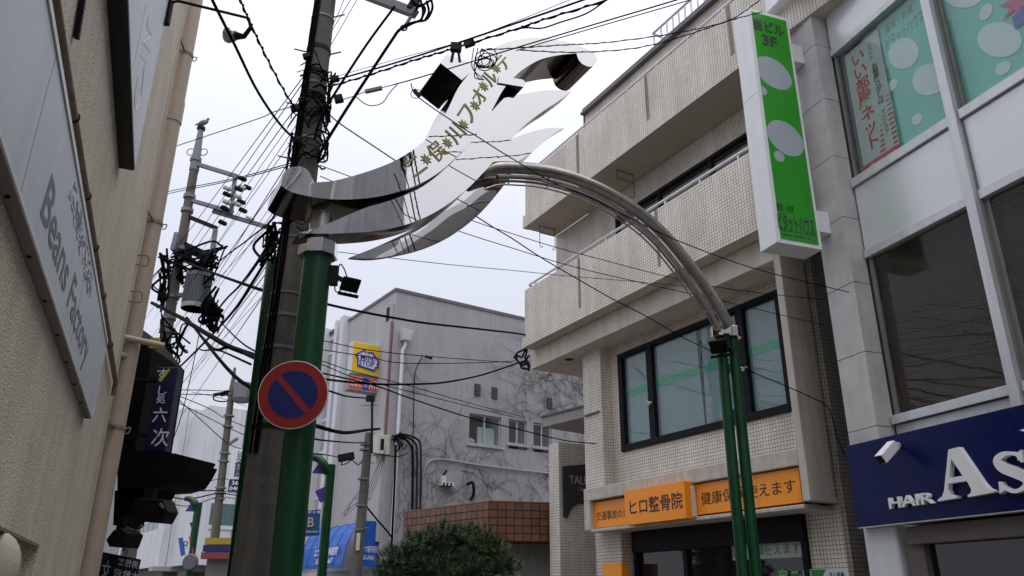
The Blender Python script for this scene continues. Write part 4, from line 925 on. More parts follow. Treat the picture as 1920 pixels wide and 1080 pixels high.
# bare ivy on the wall
m = MB(); rr = random.Random(21)
def strand(x, z, ang, steps, r, depth=0):
    P = [V((x, a0 - .015, z))]
    for k in range(steps):
        ang += rr.gauss(0, .33); x += cos(ang) * .13; z += sin(ang) * .13
        if z < 2.5 or x < .2 or z > MH - .3 or any(w_[0] - .05 < x < w_[1] + .05 and w_[2] - .05 < z < w_[3] + .05 for w_ in wins): break
        P.append(V((x, a0 - .012 - rr.random() * .02, z)))
        if depth < 2 and rr.random() < .22: strand(x, z, ang + rr.choice((-.7, .7)), int(steps * .5), r * .6, depth + 1)
    if len(P) > 2: m.tube(P, [.5 * r * (1 - .75 * i / len(P)) for i in range(len(P))], 3, False)
for k in range(60): strand(rr.uniform(4.5, 8.2), rr.uniform(6.6, 9.2), rr.choice((pi, pi, .2)) + rr.gauss(0, .4), rr.randint(8, 20), rr.uniform(.010, .018))
for k in range(46): strand(rr.uniform(2.0, 7.5), rr.uniform(3.6, 5.9), rr.choice((2.4, 2.8, .5, .2)) + rr.gauss(0, .5), rr.randint(7, 18), rr.uniform(.010, .02))
for k in range(16): strand(rr.uniform(.3, 1.6), rr.uniform(3.0, 5.2), 1.5 + rr.gauss(0, .6), rr.randint(8, 18), rr.uniform(.008, .015))
for k in range(16): strand(rr.uniform(.35, .8), rr.uniform(6.0, 8.2), rr.gauss(0, 1.2), rr.randint(3, 7), .008)
for k in range(7): strand(rr.uniform(1.6, 2.6), 5.4, 1.6 + rr.gauss(0, .3), 22, .014)
solo(m, 'bare_ivy', 'leafless dark ivy stems creeping over the grey rendered side wall', 'ivy', VINE, (4, a0, 3), fr=FM)

# ================================================================ PINE TREE
pc = at(838, 1040, 15.0); px_, py_ = pc.x, pc.y
b = thing('pine_tree', 'rounded dark green pine tree in front of the brown tiled annex', 'tree', (px_, py_, 0))
rr = random.Random(5)
m = MB(); m.tube(cr([(px_ + .1, py_, 0), (px_ + .16, py_, .8), (px_ + .02, py_ + .05, 1.5), (px_ - .05, py_, 2.2)], 5), [.11 - .004 * k for k in range(16)], 10)
m.build('trunk', BARK, b, 50)
lobes = [(-.92, 2.17, .36), (-.46, 2.44, .38), (.02, 2.54, .36), (.46, 2.52, .37), (.86, 2.33, .35), (1.1, 2.03, .30), (-1.14, 1.92, .28), (-.2, 2.1, .5), (.45, 2.02, .46), (-.65, 1.95, .42), (.1, 1.85, .5)]
m = MB()
for x, z, r in lobes: m.tube(cr([(px_ + .05, py_, 1.6), (px_ + x * .5, py_ + rr.uniform(-.3, .3), 1.75 + z * .05), (px_ + x, py_ + rr.uniform(-.3, .3), z)], 4), [.05, .045, .04, .035, .03, .025, .02, .015, .01], 6)
m.build('limb', BARK, b, 50)
vs_, fs_ = [], []
for x, z, r in lobes:
    x *= .90; z += .06; r *= .96
    for k in range(int(340 * r)):
        d = V((rr.gauss(0, 1), rr.gauss(0, 1), rr.gauss(0, .8))).normalized(); c_ = V((px_ + x, py_ + rr.uniform(-.35, .35), z)) + V((d.x * r, d.y * r * 1.1, d.z * r * .55)) * rr.uniform(.4, 1.12)
        ax = (d + V((0, 0, .9))).normalized()
        for j in range(46):
            q_ = (ax * rr.uniform(.2, 1.1) + V((rr.gauss(0, .55), rr.gauss(0, .55), rr.gauss(0, .45)))).normalized(); L_ = rr.uniform(.08, .15); s_ = q_.orthogonal().normalized() * .0046
            n_ = len(vs_); o_ = c_ + ax * rr.uniform(-.05, .05); vs_ += [o_ - s_, o_ + s_, o_ + q_ * L_]; fs_.append((n_, n_ + 1, n_ + 2))
m = MB(); m.v = vs_; m.f = fs_; m.build('crown', NEEDLE, b)

# ================================================================ STREET ARCH
def post(name, lab, x, y, z1, r, parts=True, group=None):
    b = thing(name, lab, 'post', (x, y, 0), group=group)
    MB().tube([(x, y, 0), (x, y, z1)], r, 28).build('shaft', GREENP, b, 50)
    MB().tube([(x, y, .0), (x, y, .06)], r + .05, 20).build('base_plate', GREENP, b, 50); return b
ZR = 4.47
pl1 = at(535, 1080, 6.7); pl2 = at(453, 1080, 8.1); pr1 = at(1418, 1080, 9.04); pr2 = at(1393, 1080, 9.02)
b1 = post('arch_post', 'thick green arch post at the kerb, carrying the no parking disc', pl1.x, pl1.y, ZR, .127)
post('arch_post', 'dark green post half hidden behind the concrete utility pole', pl2.x, pl2.y, 5.0, .138)
ang = radians(62)
b4 = thing('arch_post', 'twin slim green posts joined by struts in front of the orange signs', 'post', (pr1.x, pr1.y, 0))
for p in (pr1, pr2): MB().tube([(p.x, p.y, 0), (p.x, p.y, ZR + .1)], .062, 20).build('shaft', GREENP, b4, 50)
for y in (690, 777):
    z_ = at(1390, y, 9.02).z; MB().box(pr2.x, pr1.x, pr1.y - .02, pr1.y + .0, z_ - .06, z_ + .06).build('strut', GREENP, b4)
def octa(c, R, h, ax=None, stretch=0., dirv=None):
    m = MB(); P = []
    for k in range(8):
        a = pi / 8 + k * pi / 4; d = V((cos(a), sin(a), 0)) * R
        if dirv is not None: d += dirv * (stretch if d.dot(dirv) > 0 else -stretch)
        P.append(V(c) + d)
    m.ext(P, (0, 0, h)); return m
# left collar, sculpture, pipe arch belong together as the street arch sign
b = thing('arch_sculpture', 'polished steel leaf sculpture with gold lettering crossing above the street', 'street sign', (P_L.x, P_L.y, ZR))
octa((pl1.x, pl1.y, ZR - .02), .178, .135).build('collar', CHROME, b, bevel=.004)
rdv = V((pr1.x - pr2.x, pr1.y - pr2.y, 0)).normalized()
octa(((pr1.x + pr2.x) / 2, (pr1.y + pr2.y) / 2, ZR - .02), .115, .125, dirv=rdv, stretch=.07).build('collar', CHROME, b, bevel=.004)
MB().tube([(pl1.x, pl1.y, ZR + .1), (pl1.x, pl1.y, ZR + .42)], .105, 24).build('neck', STEEL, b, 50)
EDGE = PM('steel_edge_shade_tint', (.20, .175, .155), .13, metal=1., var=.15, scale=4)  # dark street mirrored in leaf and stub sides, painted into the steel colour
def leaf(segs, off, T, name='leaf'):
    loop = []
    for sg in segs:
        q_ = cr([V((x, y, 0)) for x, y in sg], 5) if len(sg) > 2 else [V((x, y, 0)) for x, y in sg]
        loop += q_[:-1]
    P = [FA.w(FA.px(p.x, p.y, off)) for p in loop]
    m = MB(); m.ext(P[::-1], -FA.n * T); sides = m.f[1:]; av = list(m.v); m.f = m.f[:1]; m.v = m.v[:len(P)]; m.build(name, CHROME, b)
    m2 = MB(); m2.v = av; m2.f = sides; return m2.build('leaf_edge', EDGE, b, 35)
top = [[(527, 347), (531, 325), (545, 314), (562, 312), (577, 319), (585, 333), (590, 342)],
       [(590, 342), (625, 339), (665, 329), (705, 316), (745, 299), (785, 273), (815, 243), (838, 208), (858, 167), (880, 137)],
       [(880, 137), (905, 112), (930, 88), (968, 75), (1012, 71), (1060, 78), (1097, 90), (1112, 98)],
       [(1112, 98), (1119, 107), (1117, 119), (1107, 125), (1094, 121), (1085, 112), (1081, 100)],
       [(1081, 100), (1050, 103), (1015, 111), (985, 127), (962, 146)],
       [(962, 146), (955, 153), (941, 172), (924, 203), (904, 237), (880, 270), (850, 300), (820, 325), (788, 344), (745, 360), (700, 370), (650, 374), (605, 372), (565, 365), (540, 357), (527, 347)]]
SO_ = .26           # the leaves stand round the post: front faces this far before its axis
leaf(top, SO_, .55)
mid = [[(560, 437), (592, 427), (625, 415), (655, 402), (690, 388), (722, 379), (760, 364), (800, 343), (835, 316), (860, 294), (893, 254), (921, 211), (945, 184)],
       [(945, 184), (985, 175), (1030, 169), (1072, 171)],
       [(1072, 171), (1045, 191), (1010, 214), (980, 238), (958, 264), (935, 292), (905, 325), (875, 355), (838, 384), (800, 406), (755, 423), (705, 433), (650, 437), (600, 438), (560, 437)]]
leaf(mid, SO_ - .10, .28)
low = [[(655, 483), (705, 463), (760, 437), (808, 408), (846, 378), (880, 346), (910, 312), (940, 275)],
       [(940, 275), (968, 257), (1000, 246), (1030, 240), (1058, 240)],
       [(1058, 240), (1032, 256), (1008, 276), (985, 299), (965, 320), (940, 354), (905, 395), (868, 427), (828, 451), (785, 468), (738, 479), (695, 485), (655, 483)]]
leaf(low, SO_ - .34, .05)
# two square stubs crossing the top leaf
def stub(px4, off, T):      # short square arms
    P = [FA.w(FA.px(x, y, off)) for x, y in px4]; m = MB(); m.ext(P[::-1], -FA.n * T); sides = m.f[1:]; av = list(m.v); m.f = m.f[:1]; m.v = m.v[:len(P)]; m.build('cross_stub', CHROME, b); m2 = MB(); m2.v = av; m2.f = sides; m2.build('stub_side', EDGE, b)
stub(((833, 106), (838, 101), (893, 121), (880, 137), (866, 150), (826, 118)), SO_ + .01, .62)
stub(((936, 143), (980, 149), (987, 156), (982, 163), (934, 155)), SO_ + .02, .55)
# lettering along the curve
chars = [('二', 779, 312, 0.203), ('俣', 819, 283, 0.197), ('川', 854, 250, 0.197), ('フ', 877, 214, 0.186), ('オ', 898, 180, 0.169), ('ル', 918, 146, 0.169), ('テ', 944, 117, 0.158)]
stars = [(799, 299), (839, 268), (869, 234), (891, 198), (907, 162), (930, 128)]
cen = [FA.px(c[1], c[2], SO_ + .002) for c in chars]
for i, (ch, x, y, s_) in enumerate(chars):
    p, n_ = cen[max(i - 1, 0)], cen[min(i + 1, len(cen) - 1)]
    t = FA.w(n_) - FA.w(p); t.normalize(); up = FA.n.cross(t)
    text(ch, 'lettering', b, GOLD, FA.w(cen[i]), t, up, s_, s_ * (1 if ch != '二' else .85), .006, .008)
for x, y in stars:
    c_ = FA.px(x, y, SO_ + .002); P = [FA.w(c_ + V((0, (.064 if k % 2 else .03) * cos(k * pi / 8), (.064 if k % 2 else .03) * sin(k * pi / 8)))) for k in range(16)]
    MB().ext(P, FA.n * .006).build('star', GOLD, b)
# pipe arch
cl = [(900, 324), (930, 315), (970, 315), (1020, 320), (1080, 336), (1140, 362), (1200, 400), (1250, 445), (1300, 507), (1338, 562), (1366, 610)]
def archpath(shift, off=-.2, trim=0):
    P = []
    for i, (x, y) in enumerate(cl[trim:]):
        a_, b_ = cl[max(i + trim - 1, 0)], cl[min(i + trim + 1, len(cl) - 1)]; t = V((b_[0] - a_[0], b_[1] - a_[1])).normalized(); nn = V((-t.y, t.x)) * shift
        P.append(FA.w(FA.px(x + nn.x, y + nn.y, off)))
    return cr(P, 5)
MB().tube(archpath(0, .08), .068, 18).build('arch_pipe', STEEL, b, 50)
MB().tube(archpath(17, .06, 1), .026, 12).build('arch_pipe', STEEL, b, 50)
MB().tube(archpath(25, .0, 1), .015, 10).build('arch_pipe', STEEL, b, 50)
MB().tube(archpath(32, .14, 0)[:44], .010, 8).build('arch_rod', STEEL, b, 50)
MB().tube(archpath(20, .2, 3), .012, 8).build('arch_rod', GALV, b, 50)
ap = archpath(10, .06); 
for k in (8, 16, 24, 32, 40, 46):
    q_ = archpath(30, .04)[k]; MB().tube([ap[k], q_], .009, 6).build('arch_tie', GALV, b)

# floodlights
def flood(lab, mount, head, face, sz, mt=BLACK):
    t_ = thing('floodlight', lab, 'lamp', mount, group=None)
    MB().obox(mount + V((0, 0, -.09)), mount + V((0, 0, .09)), .07, .07, up=(1, 0, 0)).build('mount', GREENP if sz > .2 else BLACK, t_)
    MB().obox(mount, head, .03, .04).build('bracket', mt, t_)
    d = (face - head).normalized(); s_ = d.orthogonal().normalized(); u = d.cross(s_)
    m = MB(); r0, r1 = sz * .35, sz * .62
    side = d.cross(V((0, 0, 1))).normalized(); up = side.cross(d)
    def quad(c, a, b_): return [c - side * a - up * b_, c + side * a - up * b_, c + side * a + up * b_, c - side * a + up * b_]
    m.hexa(quad(head - d * sz * .45, r0 * .8, r0 * .8), quad(head, r1, r1 * .75)); m.hexa(quad(head + d * .002, r1, r1 * .75), quad(head + d * sz * .25, r1 * 1.05, r1 * .85)); m.build('housing', mt, t_, bevel=.01)
    MB().hexa(quad(head + d * sz * .25, r1 * .95, r1 * .75), quad(head + d * (sz * .25 + .004), r1 * .95, r1 * .75)).build('lens', GLASS_D, t_)
    m = MB()
    for k in range(4): m.obox(head + d * sz * .25 + side * r1 * (-.9 + .6 * k) - up * r1 * .95, head + d * sz * .42 + side * r1 * (-.9 + .6 * k) - up * r1 * 1.05, .012, .012)
    m.obox(head + d * sz * .42 - side * r1 * 1.15 - up * r1 * 1.05, head + d * sz * .42 + side * r1 * 1.15 - up * r1 * 1.05, .03, .012, up=d); m.build('visor', mt, t_)
    m = MB(); m.tube(cr([head - d * sz * .3, head - d * sz * .3 + V((-.06, 0, .14)), mount + V((.04, 0, .1)), mount + V((.02, -.01, -.12)), mount + V((.06, -.01, -.16)), mount + V((.1, 0, -.05))], 5), .006, 6); m.build('lead', RUBBER, t_)
    return t_
flood('black floodlight hung on the thick green post below the steel leaves', at(626, 517, 6.72), at(656, 532, 6.75), at(668, 553, 6.6), .135)
flood('black floodlight on the twin green posts below their chrome collar', at(1362, 640, 8.95), at(1348, 648, 8.85), at(1338, 672, 8.6), .16)

# no parking sign
FS = Fr(88, thru=at(550, 740, 6.46)); c = FS.loc(at(550, 740, 6.46))
b = thing('no_parking_sign', 'round no parking sign, blue with red ring and bar, on the green post', 'road sign', c, FS)
# off > 0 faces the camera
def disc(o, r, t, n=48): 
    return MB().ext([(o, c.y + r * cos(2 * pi * k / n), c.z + r * sin(2 * pi * k / n)) for k in range(n)], (t, 0, 0))
R0 = .288
disc(0, R0, .012).build('plate', PORC, b, bevel=.003)
disc(.012, R0 - .008, .0015).build('red_ring', SIGNRED, b)
disc(.0136, R0 * .70, .0015).build('blue_disc', SIGNBLUE, b)
rr0 = R0 * .70; h_ = R0 * .085; P = []
for s0_ in (1, -1):
    for t in range(9):
        o_ = h_ * (1 - t / 4) * s0_; P.append((s0_ * sqrt(rr0 * rr0 - o_ * o_) * 1.0, o_))
sg = []
dirx, dirz = cos(radians(-47)), sin(radians(-47))     # bar falls from upper left to lower right as seen from the street
for u, v in P: sg.append(V((.0152, c.y + (u * dirx - v * dirz), c.z + (u * dirz + v * dirx))))
MB().ext(sg, (.0012, 0, 0)).build('red_bar', SIGNRED, b)
m = MB(); m.box(-.05, -.001, c.y - .02, c.y + .02, c.z - .2, c.z + .2); m.build('back_bracket', GALV, b)

# ================================================================ NEAR CONCRETE UTILITY POLE
c0, c1 = at(470, 1080, 7.62), at(609, 0, 7.62)
PX, PY = (c0.x + c1.x) / 2, 7.62
b = thing('utility_pole', 'dark concrete utility pole rising behind the thick green arch post', 'utility pole', (PX, PY, 0))
def prad(z): return .218 - z * .0118
pbot = V((c0.x, PY, 0)); ptop = V((c0.x + (c1.x - c0.x) * (11.3 - c0.z) / (c1.z - c0.z), PY, 11.3))
def pc_(z): return pbot.lerp(ptop, z / 11.3)
MB().tube([pc_(11.3 * k / 10) for k in range(11)], [prad(11.3 * k / 10) for k in range(11)], 28).build('shaft', CONC, b, 50)
for y, hh in ((40, .03), (100, .05), (146, .05), (166, .03), (195, .09), (270, .03), (395, .02), (455, .02), (558, .02), (600, .03), (660, .03), (810, .05)):
    z_ = at(560, y, PY).z; m = MB(); m.band(pc_(z_), prad(z_), hh, .008, 28); m.build('band', GALV if hh < .04 else BLACK, b, 40)
for y, s_ in ((35, 1), (100, -1), (105, 1), (165, 1), (200, -1), (300, -1)):
    z_ = at(590, y, PY).z; p = pc_(z_); MB().cyl(p + V((s_ * prad(z_) * .9, -.02, 0)), p + V((s_ * (prad(z_) + .14), -.05, .02)), .009, n=8).build('step_bolt', GALV, b)
z_ = at(490, 908, PY).z; p = pc_(z_); MB().ring(p + V((.05, -prad(z_) - .0, 0)), (0, 1, 0), .018, .005, 14, 6).build('earth_ring', GALV, b)
rr = random.Random(2)
m = MB()                                   # cables strapped up the shaft
for k, an in enumerate((-2.0, -1.8, -2.3)):
    m.tube([pc_(z_) + V((cos(an), sin(an), 0)) * (prad(z_) + .012) + V((rr.uniform(-.006, .006), 0, 0)) for z_ in [2.8 + .4 * q for q in range(20)]], .014, 6)
m.build('riser_cable', RUBBER, b, 50)
for x, y, sx in ((627, 187, .09), (568, 107, .06), (545, 205, .07), (620, 150, .06), (560, 190, .06), (548, 266, .06)):
    p = at(x, y, PY - .16); MB().obox(p, p + V((.09, .01, .03)), .06, sx).build('cable_clamp', BLACK, b, bevel=.008)
m = MB()
for k in range(46):                        # loose ties and loops of wire
    z_ = at(580, rr.choice((150, 170, 190, 205, 240, 290, 420)) + rr.gauss(0, 12), PY).z; p = pc_(z_); a_ = rr.uniform(-3.0, .2); R_ = prad(z_) + .02
    m.tube(cr([p + V((cos(a_ + t * .5), sin(a_ + t * .5), 0)) * (R_ + rr.random() * .07) + V((0, 0, rr.gauss(0, .07))) for t in range(5)], 3), rr.choice((.005, .007, .011)), 5, False)
m.build('wire_ties', RUBBER, b, kind='stuff')
# cross-arm with insulators above
a0_, a1_ = at(610, -38, PY), at(779, 25, 7.2)
MB().obox(a0_, a1_, .09, .1).build('cross_arm', GALV, b, bevel=.006)
m = MB(); e_ = a1_
m.obox(e_ + V((-.06, 0, .05)), e_ + V((.06, 0, .35)), .08, .08); m.build('insulator_block', BLACK, b)
m = MB(); m.tube(cr([e_ + V((-.05, 0, -.05)), e_ + V((-.1, 0, -.16))], 3), .02, 8); m.ring(e_ + V((-.12, 0, -.2)), (0, 1, 0), .035, .01); m.build('eye_bolt', GALV, b)
for pl in (((745, 58), (778, 42), (797, 38), (806, 28), (811, 12), (806, -8)), ((778, 42), (790, 36), (793, 20), (788, -2)), ((797, 38), (804, 22), (800, 2)), ((772, 0), (785, 12), (800, 5), (816, -5)), ((780, 18), (790, 8), (797, 18), (790, 36))):
    m = MB(); m.tube(cr([at(x, y, 7.15) for x, y in pl], 5), .014, 6); m.build('jumper_cable', RUBBER, b, 50)

# ================================================================ FAR LEFT POLE WITH TRANSFORMER
Y2 = 17.0; t0 = at(372, 240, Y2); x2 = (t0.x + at(305, 700, Y2).x) / 2
b = thing('utility_pole', 'tall utility pole with a ribbed grey transformer and a bird on top', 'utility pole', (x2, Y2, 0))
zt = t0.z; zs = at(360, 310, Y2).z
MB().tube([(x2, Y2, 0), (x2, Y2, zs)], [.165, .1], 20).build('shaft', PM('concrete_pole_far', (.15, .135, .115), .9, var=.2, scale=4, streak=.3), b, 50)
MB().tube([(x2, Y2, zs - .15), (x2, Y2, zs + .1), (x2, Y2, zt)], [.115, .11, .06], 16).build('top_extension', GALV, b, 50)
MB().tube([(x2, Y2, zt - .05), (x2, Y2, zt + .02)], .10, 12).build('top_cap', BLACK, b, 40)
for s_ in (-1, 1): z_ = at(365, 285, Y2).z; MB().ring((x2 + s_ * .16, Y2, z_), (0, 1, 0), .09, .012).build('loop', GALV, b)
for y in (303, 372, 398, 470, 560, 600, 625, 655):
    z_ = at(340, y, Y2).z; m = MB(); m.band((x2, Y2, z_), .105 + (12 - z_) * .006, .09, .025); m.build('band', GALV, b)
for (xa, ya, xb, yb, mt, th) in ((360, 305, 445, 331, GALV, .09), (352, 374, 436, 398, GALV, .09), (400, 396, 502, 426, GALV, .09), (350, 405, 406, 428, BLACK, .09), (345, 458, 398, 482, BLACK, .12), (340, 466, 400, 490, BLACK, .1)):
    MB().obox(at(xa, ya, Y2), at(xb, yb, Y2 - .2), th, th).build('cross_arm', mt, b)
MB().obox(at(441, 330, Y2 - .2), at(434, 396, Y2 - .2), .08, .08).build('arm_post', GALV, b)
MB().obox(at(404, 430, Y2 - .2), at(397, 478, Y2 - .2), .09, .09).build('arm_post', GALV, b)
for x, y, k in ((457, 333, 0), (456, 349, 1), (466, 349, 0), (450, 352, 0), (429, 351, 1), (446, 380, 1), (458, 392, 0), (424, 388, 0), (428, 362, 0), (455, 376, 0), (420, 415, 0), (471, 406, 2), (448, 366, 1), (428, 377, 1)):
    p = at(x, y, Y2 - .25); m = MB()
    for j in range(4): m.cyl(p + V((.05 * j - .1, -.02 * j, -.03 * j)), p + V((.05 * j - .065, -.02 * j, -.03 * j - .02)), .06 if k != 2 else .04, .04, 10)
    m.build('insulator', (BLACK, PORC, PORC)[k], b, 40)
MB().obox(at(335, 440, Y2 - .15), at(327, 472, Y2 - .15), .28, .1).build('sign_plate', GALV, b)
tc0 = at(364, 580, Y2 - .35); tt = at(366, 519, Y2 - .35)
tr = thing('transformer', 'ribbed grey drum transformer hung on the far left utility pole', 'transformer', tc0)
MB().tube([tc0, V((tc0.x, tc0.y, tt.z))], .26, 28).build('drum', TRANSF, tr, 50)
for k in range(28):
    a_ = 2 * pi * k / 28; q_ = V((tc0.x + .27 * cos(a_), tc0.y + .27 * sin(a_), 0)); MB().obox(V((q_.x, q_.y, tc0.z + .12)), V((q_.x, q_.y, tt.z - .06)), .02, .03, up=(cos(a_), sin(a_), 0)).build('cooling_rib', TRANSF, tr)
MB().tube([(tc0.x, tc0.y, tc0.z - .0), (tc0.x, tc0.y, tc0.z + .1)], .285, 28).build('base_rim', PM('rim_cream', (.34, .32, .28), .6), tr, 50)
MB().tube([(tc0.x, tc0.y, tt.z - .04), (tc0.x, tc0.y, tt.z + .05)], .28, 28).build('lid', TRANSF, tr, 50)
for k in range(3): MB().tube([(tc0.x - .14 + .14 * k, tc0.y, tt.z + .04), (tc0.x - .14 + .14 * k, tc0.y - .03, tt.z + .22)], [.05, .03], 8).build('bushing', BLACK, tr)
MB().obox((x2, Y2, tc0.z + .45), (tc0.x, tc0.y + .2, tc0.z + .45), .1, .08).build('hanger_arm', GALV, tr)
# bird
p = at(374, 228, Y2); p.x = x2 + .02; p.z = zt + .02
b = thing('pigeon', 'small grey pigeon standing on the tip of the far left pole', 'bird', p)
m = MB(); m.tube(cr([p + V((-.19, 0, .07)), p + V((-.08, 0, .1)), p + V((.0, 0, .13)), p + V((.08, 0, .17)), p + V((.10, 0, .22)), p + V((.125, 0, .245)), p + V((.16, 0, .24))], 3), [.012, .02, .03, .045, .058, .066, .07, .068, .062, .055, .045, .036, .034, .036, .036, .03, .02, .012, .005], 10)
m.build('body', BIRD, b, 70)
for s_ in (-.02, .02): MB().tube([p + V((.0, s_, .09)), p + V((.01, s_, 0))], .006, 5).build('leg', BIRD, b)

# tangle of black cable joints on that pole
def tangle(lab, pts, n, spread, Y, rmin, rmax, seed):
    rr = random.Random(seed); m = MB()
    for k in range(n):
        a_, b_ = rr.sample(pts, 2); P = [at(a_[0] + rr.gauss(0, spread), a_[1] + rr.gauss(0, spread), Y + rr.gauss(0, .15))]
        mx_, my_ = (a_[0] + b_[0]) / 2 + rr.gauss(0, spread * 1.4), (a_[1] + b_[1]) / 2 + rr.gauss(spread * .6, spread * 1.4)
        P += [at(mx_, my_, Y + rr.gauss(0, .2)), at(b_[0] + rr.gauss(0, spread), b_[1] + rr.gauss(0, spread), Y + rr.gauss(0, .15))]
        m.tube(cr(P, 5), rr.uniform(rmin, rmax), 5, False)
    return solo(m, 'cable_tangle', lab, 'cables', RUBBER, at(pts[0][0], pts[0][1], Y), 60)
tangle('dense tangle of black cables between the transformer pole and its arms', [(325, 470), (345, 480), (370, 495), (395, 480), (405, 500), (380, 520), (355, 505), (340, 520), (330, 500), (390, 515), (420, 470)], 42, 7, Y2 - .3, .015, .04, 4)
tangle('knot of black cable joints right of the transformer', [(395, 560), (405, 590), (388, 600), (400, 612), (410, 575), (385, 585), (398, 540)], 32, 7, Y2 - .6, .015, .04, 5)
tangle('loose loops of cable below the transformer beside the navy banner', [(330, 640), (345, 655), (320, 660), (338, 620), (325, 690), (310, 650), (300, 600)], 20, 7, Y2 - .6, .012, .025, 6)
tangle('black cable loops on the left side of the transformer pole', [(308, 480), (303, 505), (312, 530), (306, 560), (320, 495), (300, 580)], 20, 6, Y2 - .1, .012, .035, 7)
tangle('clump of black cables behind the concrete pole under the steel leaves', [(505, 440), (512, 460), (520, 430), (500, 470), (508, 420), (490, 490)], 22, 7, 7.6, .008, .018, 9)
m = MB(); kY = FK.w(V((-.1, 15.3, 6))).y
for pl in (((40, 760), (75, 720), (160, 690), (165, 720), (150, 790), (190, 850), (190, 930)), ((30, 780), (90, 850), (110, 900), (195, 915)), ((95, 850), (150, 820), (190, 760)), ((100, 890), (130, 830), (180, 870), (190, 920)), ((35, 770), (55, 800), (60, 760), (110, 780), (140, 720), (162, 705)), ((90, 845), (120, 870), (165, 850), (200, 880)), ((20, 775), (45, 790), (70, 830), (100, 855))):
    m.tube(cr([at(960 + x / 6, 540 + y / 6, kY - .002 * y) for x, y in pl], 5), .022, 5, False)
solo(m, 'cable_tangle', 'knot of black wires at the far corner of the tiled clinic', 'cables', RUBBER, at(985, 680, kY), 60)

# ================================================================ CABLES
def cable(lab, pts, Y0, Y1, r, mt=RUBBER, group=None, name='cable', n=5, twist=None):
    """pts: a chord seen from the street; depth runs from Y0 at the first to Y1 at the last"""
    L = [0.0]
    for i in range(1, len(pts)): L.append(L[-1] + hypot(pts[i][0] - pts[i - 1][0], pts[i][1] - pts[i - 1][1]))
    P = [at(x, y, 1 / ((1 - l / L[-1]) / Y0 + l / L[-1] / Y1)) for (x, y), l in zip(pts, L)]
    P = cr(P, n); m = MB(); r *= .84
    # cables that leave the view run on to the next pole or wall
    if pts[-1][1] < 0: P.append(P[-1] + (P[-1] - P[-2]).normalized() * 9)
    if pts[0][1] < 0: P.insert(0, P[0] + (P[0] - P[1]).normalized() * 9)
    m.tube(P, r, 6)
    if twist:
        D = [P[0]]; acc = 0
        Q = []
        for i in range(len(P) - 1):
            for k in range(4): Q.append(P[i].lerp(P[i + 1], k / 4))
        ph = 0
        m.tube([q + V((cos(i * .9), .0, sin(i * .9))) * (r + twist) for i, q in enumerate(Q)], twist, 5)
    return solo(m, name, lab, 'cable', mt, P[0], 60, group=group)
G1 = 'service cables over the steel sculpture'
cable('thick black cable, topmost of those sweeping from the concrete pole over the sculpture', ((618, 153), (700, 130), (760, 112), (851, 83), (960, 46), (1093, 0), (1200, -40)), 7.3, 5.2, .012, group=G1)
cable('rough spiral wrapped cable just below the topmost one over the sculpture', ((620, 162), (700, 138), (782, 111), (847, 92), (960, 57), (1018, 37), (1137, 0), (1230, -40)), 7.3, 5.2, .010, group=G1, twist=.006)
cable('thin wire riding just above the thick cables over the sculpture', ((615, 148), (740, 112), (860, 79), (960, 43), (1080, -5)), 7.3, 5.4, .004, group=G1)
cable('slack black loop hanging below the spiral wrapped cable at top centre', ((955, 58), (985, 52), (1015, 53), (1050, 42), (1100, 25), (1140, -2)), 5.7, 5.3, .009, group=G1)
cable('straight cable passing in front of the upper steel leaf towards the white building', ((738, 159), (798, 142), (880, 117), (960, 92), (1110, 47), (1268, 0), (1400, -42)), 6.6, 4.8, .008, group=G1)
cable('lower twin of the straight cable in front of the upper steel leaf', ((968, 95), (1080, 62), (1280, 4), (1400, -32)), 5.7, 4.8, .006, group=G1)
cable('beaded wire from the upper leaf to the green sign, higher of two', ((900, 94), (968, 90), (1060, 84), (1143, 79), (1272, 61), (1367, 38), (1425, 0)), 6.2, 7.6, .006, twist=.003, group=G1)
cable('beaded wire from the upper leaf to the green sign, lower of two', ((975, 94), (1077, 98), (1193, 90), (1290, 65), (1370, 38), (1430, 22)), 6.2, 7.6, .006, twist=.003, group=G1)
cable('cable with a turnbuckle sagging from the pole to the cable knot above the stub', ((630, 190), (665, 180), (685, 172), (738, 159)), 7.3, 6.6, .006)
cable('loop of slack cable hanging under the turnbuckle left of the sculpture', ((668, 182), (685, 195), (700, 198), (718, 192), (732, 172), (745, 159)), 6.75, 6.6, .006)
m = MB(); p0, p1 = at(685, 172, 6.7), at(716, 165, 6.66); m.obox(p0, p1, .03, .035); solo(m, 'turnbuckle', 'dark turnbuckle clamp in the wire left of the sculpture', 'clamp', GALV, p0)
m = MB(); p0 = at(855, 93, 6.2); m.obox(p0 + V((-.05, 0, .03)), p0 + V((.05, 0, .02)), .06, .08); m.obox(p0 + V((-.02, 0, 0)), p0 + V((-.04, 0, -.14)), .02, .025); m.obox(p0 + V((.02, 0, 0)), p0 + V((.04, 0, -.14)), .02, .025); m.obox(p0 + V((.08, 0, .05)), p0 + V((.17, 0, .09)), .05, .05)
solo(m, 'cable_joint', 'black cable joint with two drop leads above the square steel stub', 'clamp', BLACK, p0)
m = MB(); rr = random.Random(12)
for k in range(6): m.ring(at(912 + rr.gauss(0, 5), 114 + rr.gauss(0, 8), 6.1), (rr.gauss(0, .3), 1, rr.gauss(0, .3)), .07 + .02 * rr.random(), .005, 20, 5)
solo(m, 'cable_coil', 'coil of spare black wire hanging in front of the upper steel leaf', 'cable', RUBBER, at(912, 114, 6.1))
m = MB()
for k in range(3): m.tube(cr([at(904 - 8 * k, 90, 6.1), at(893 - 4 * k, 125, 6.1), at(890 + 6 * k, 145, 6.1), at(907, 150, 6.1)], 5), .005, 5)
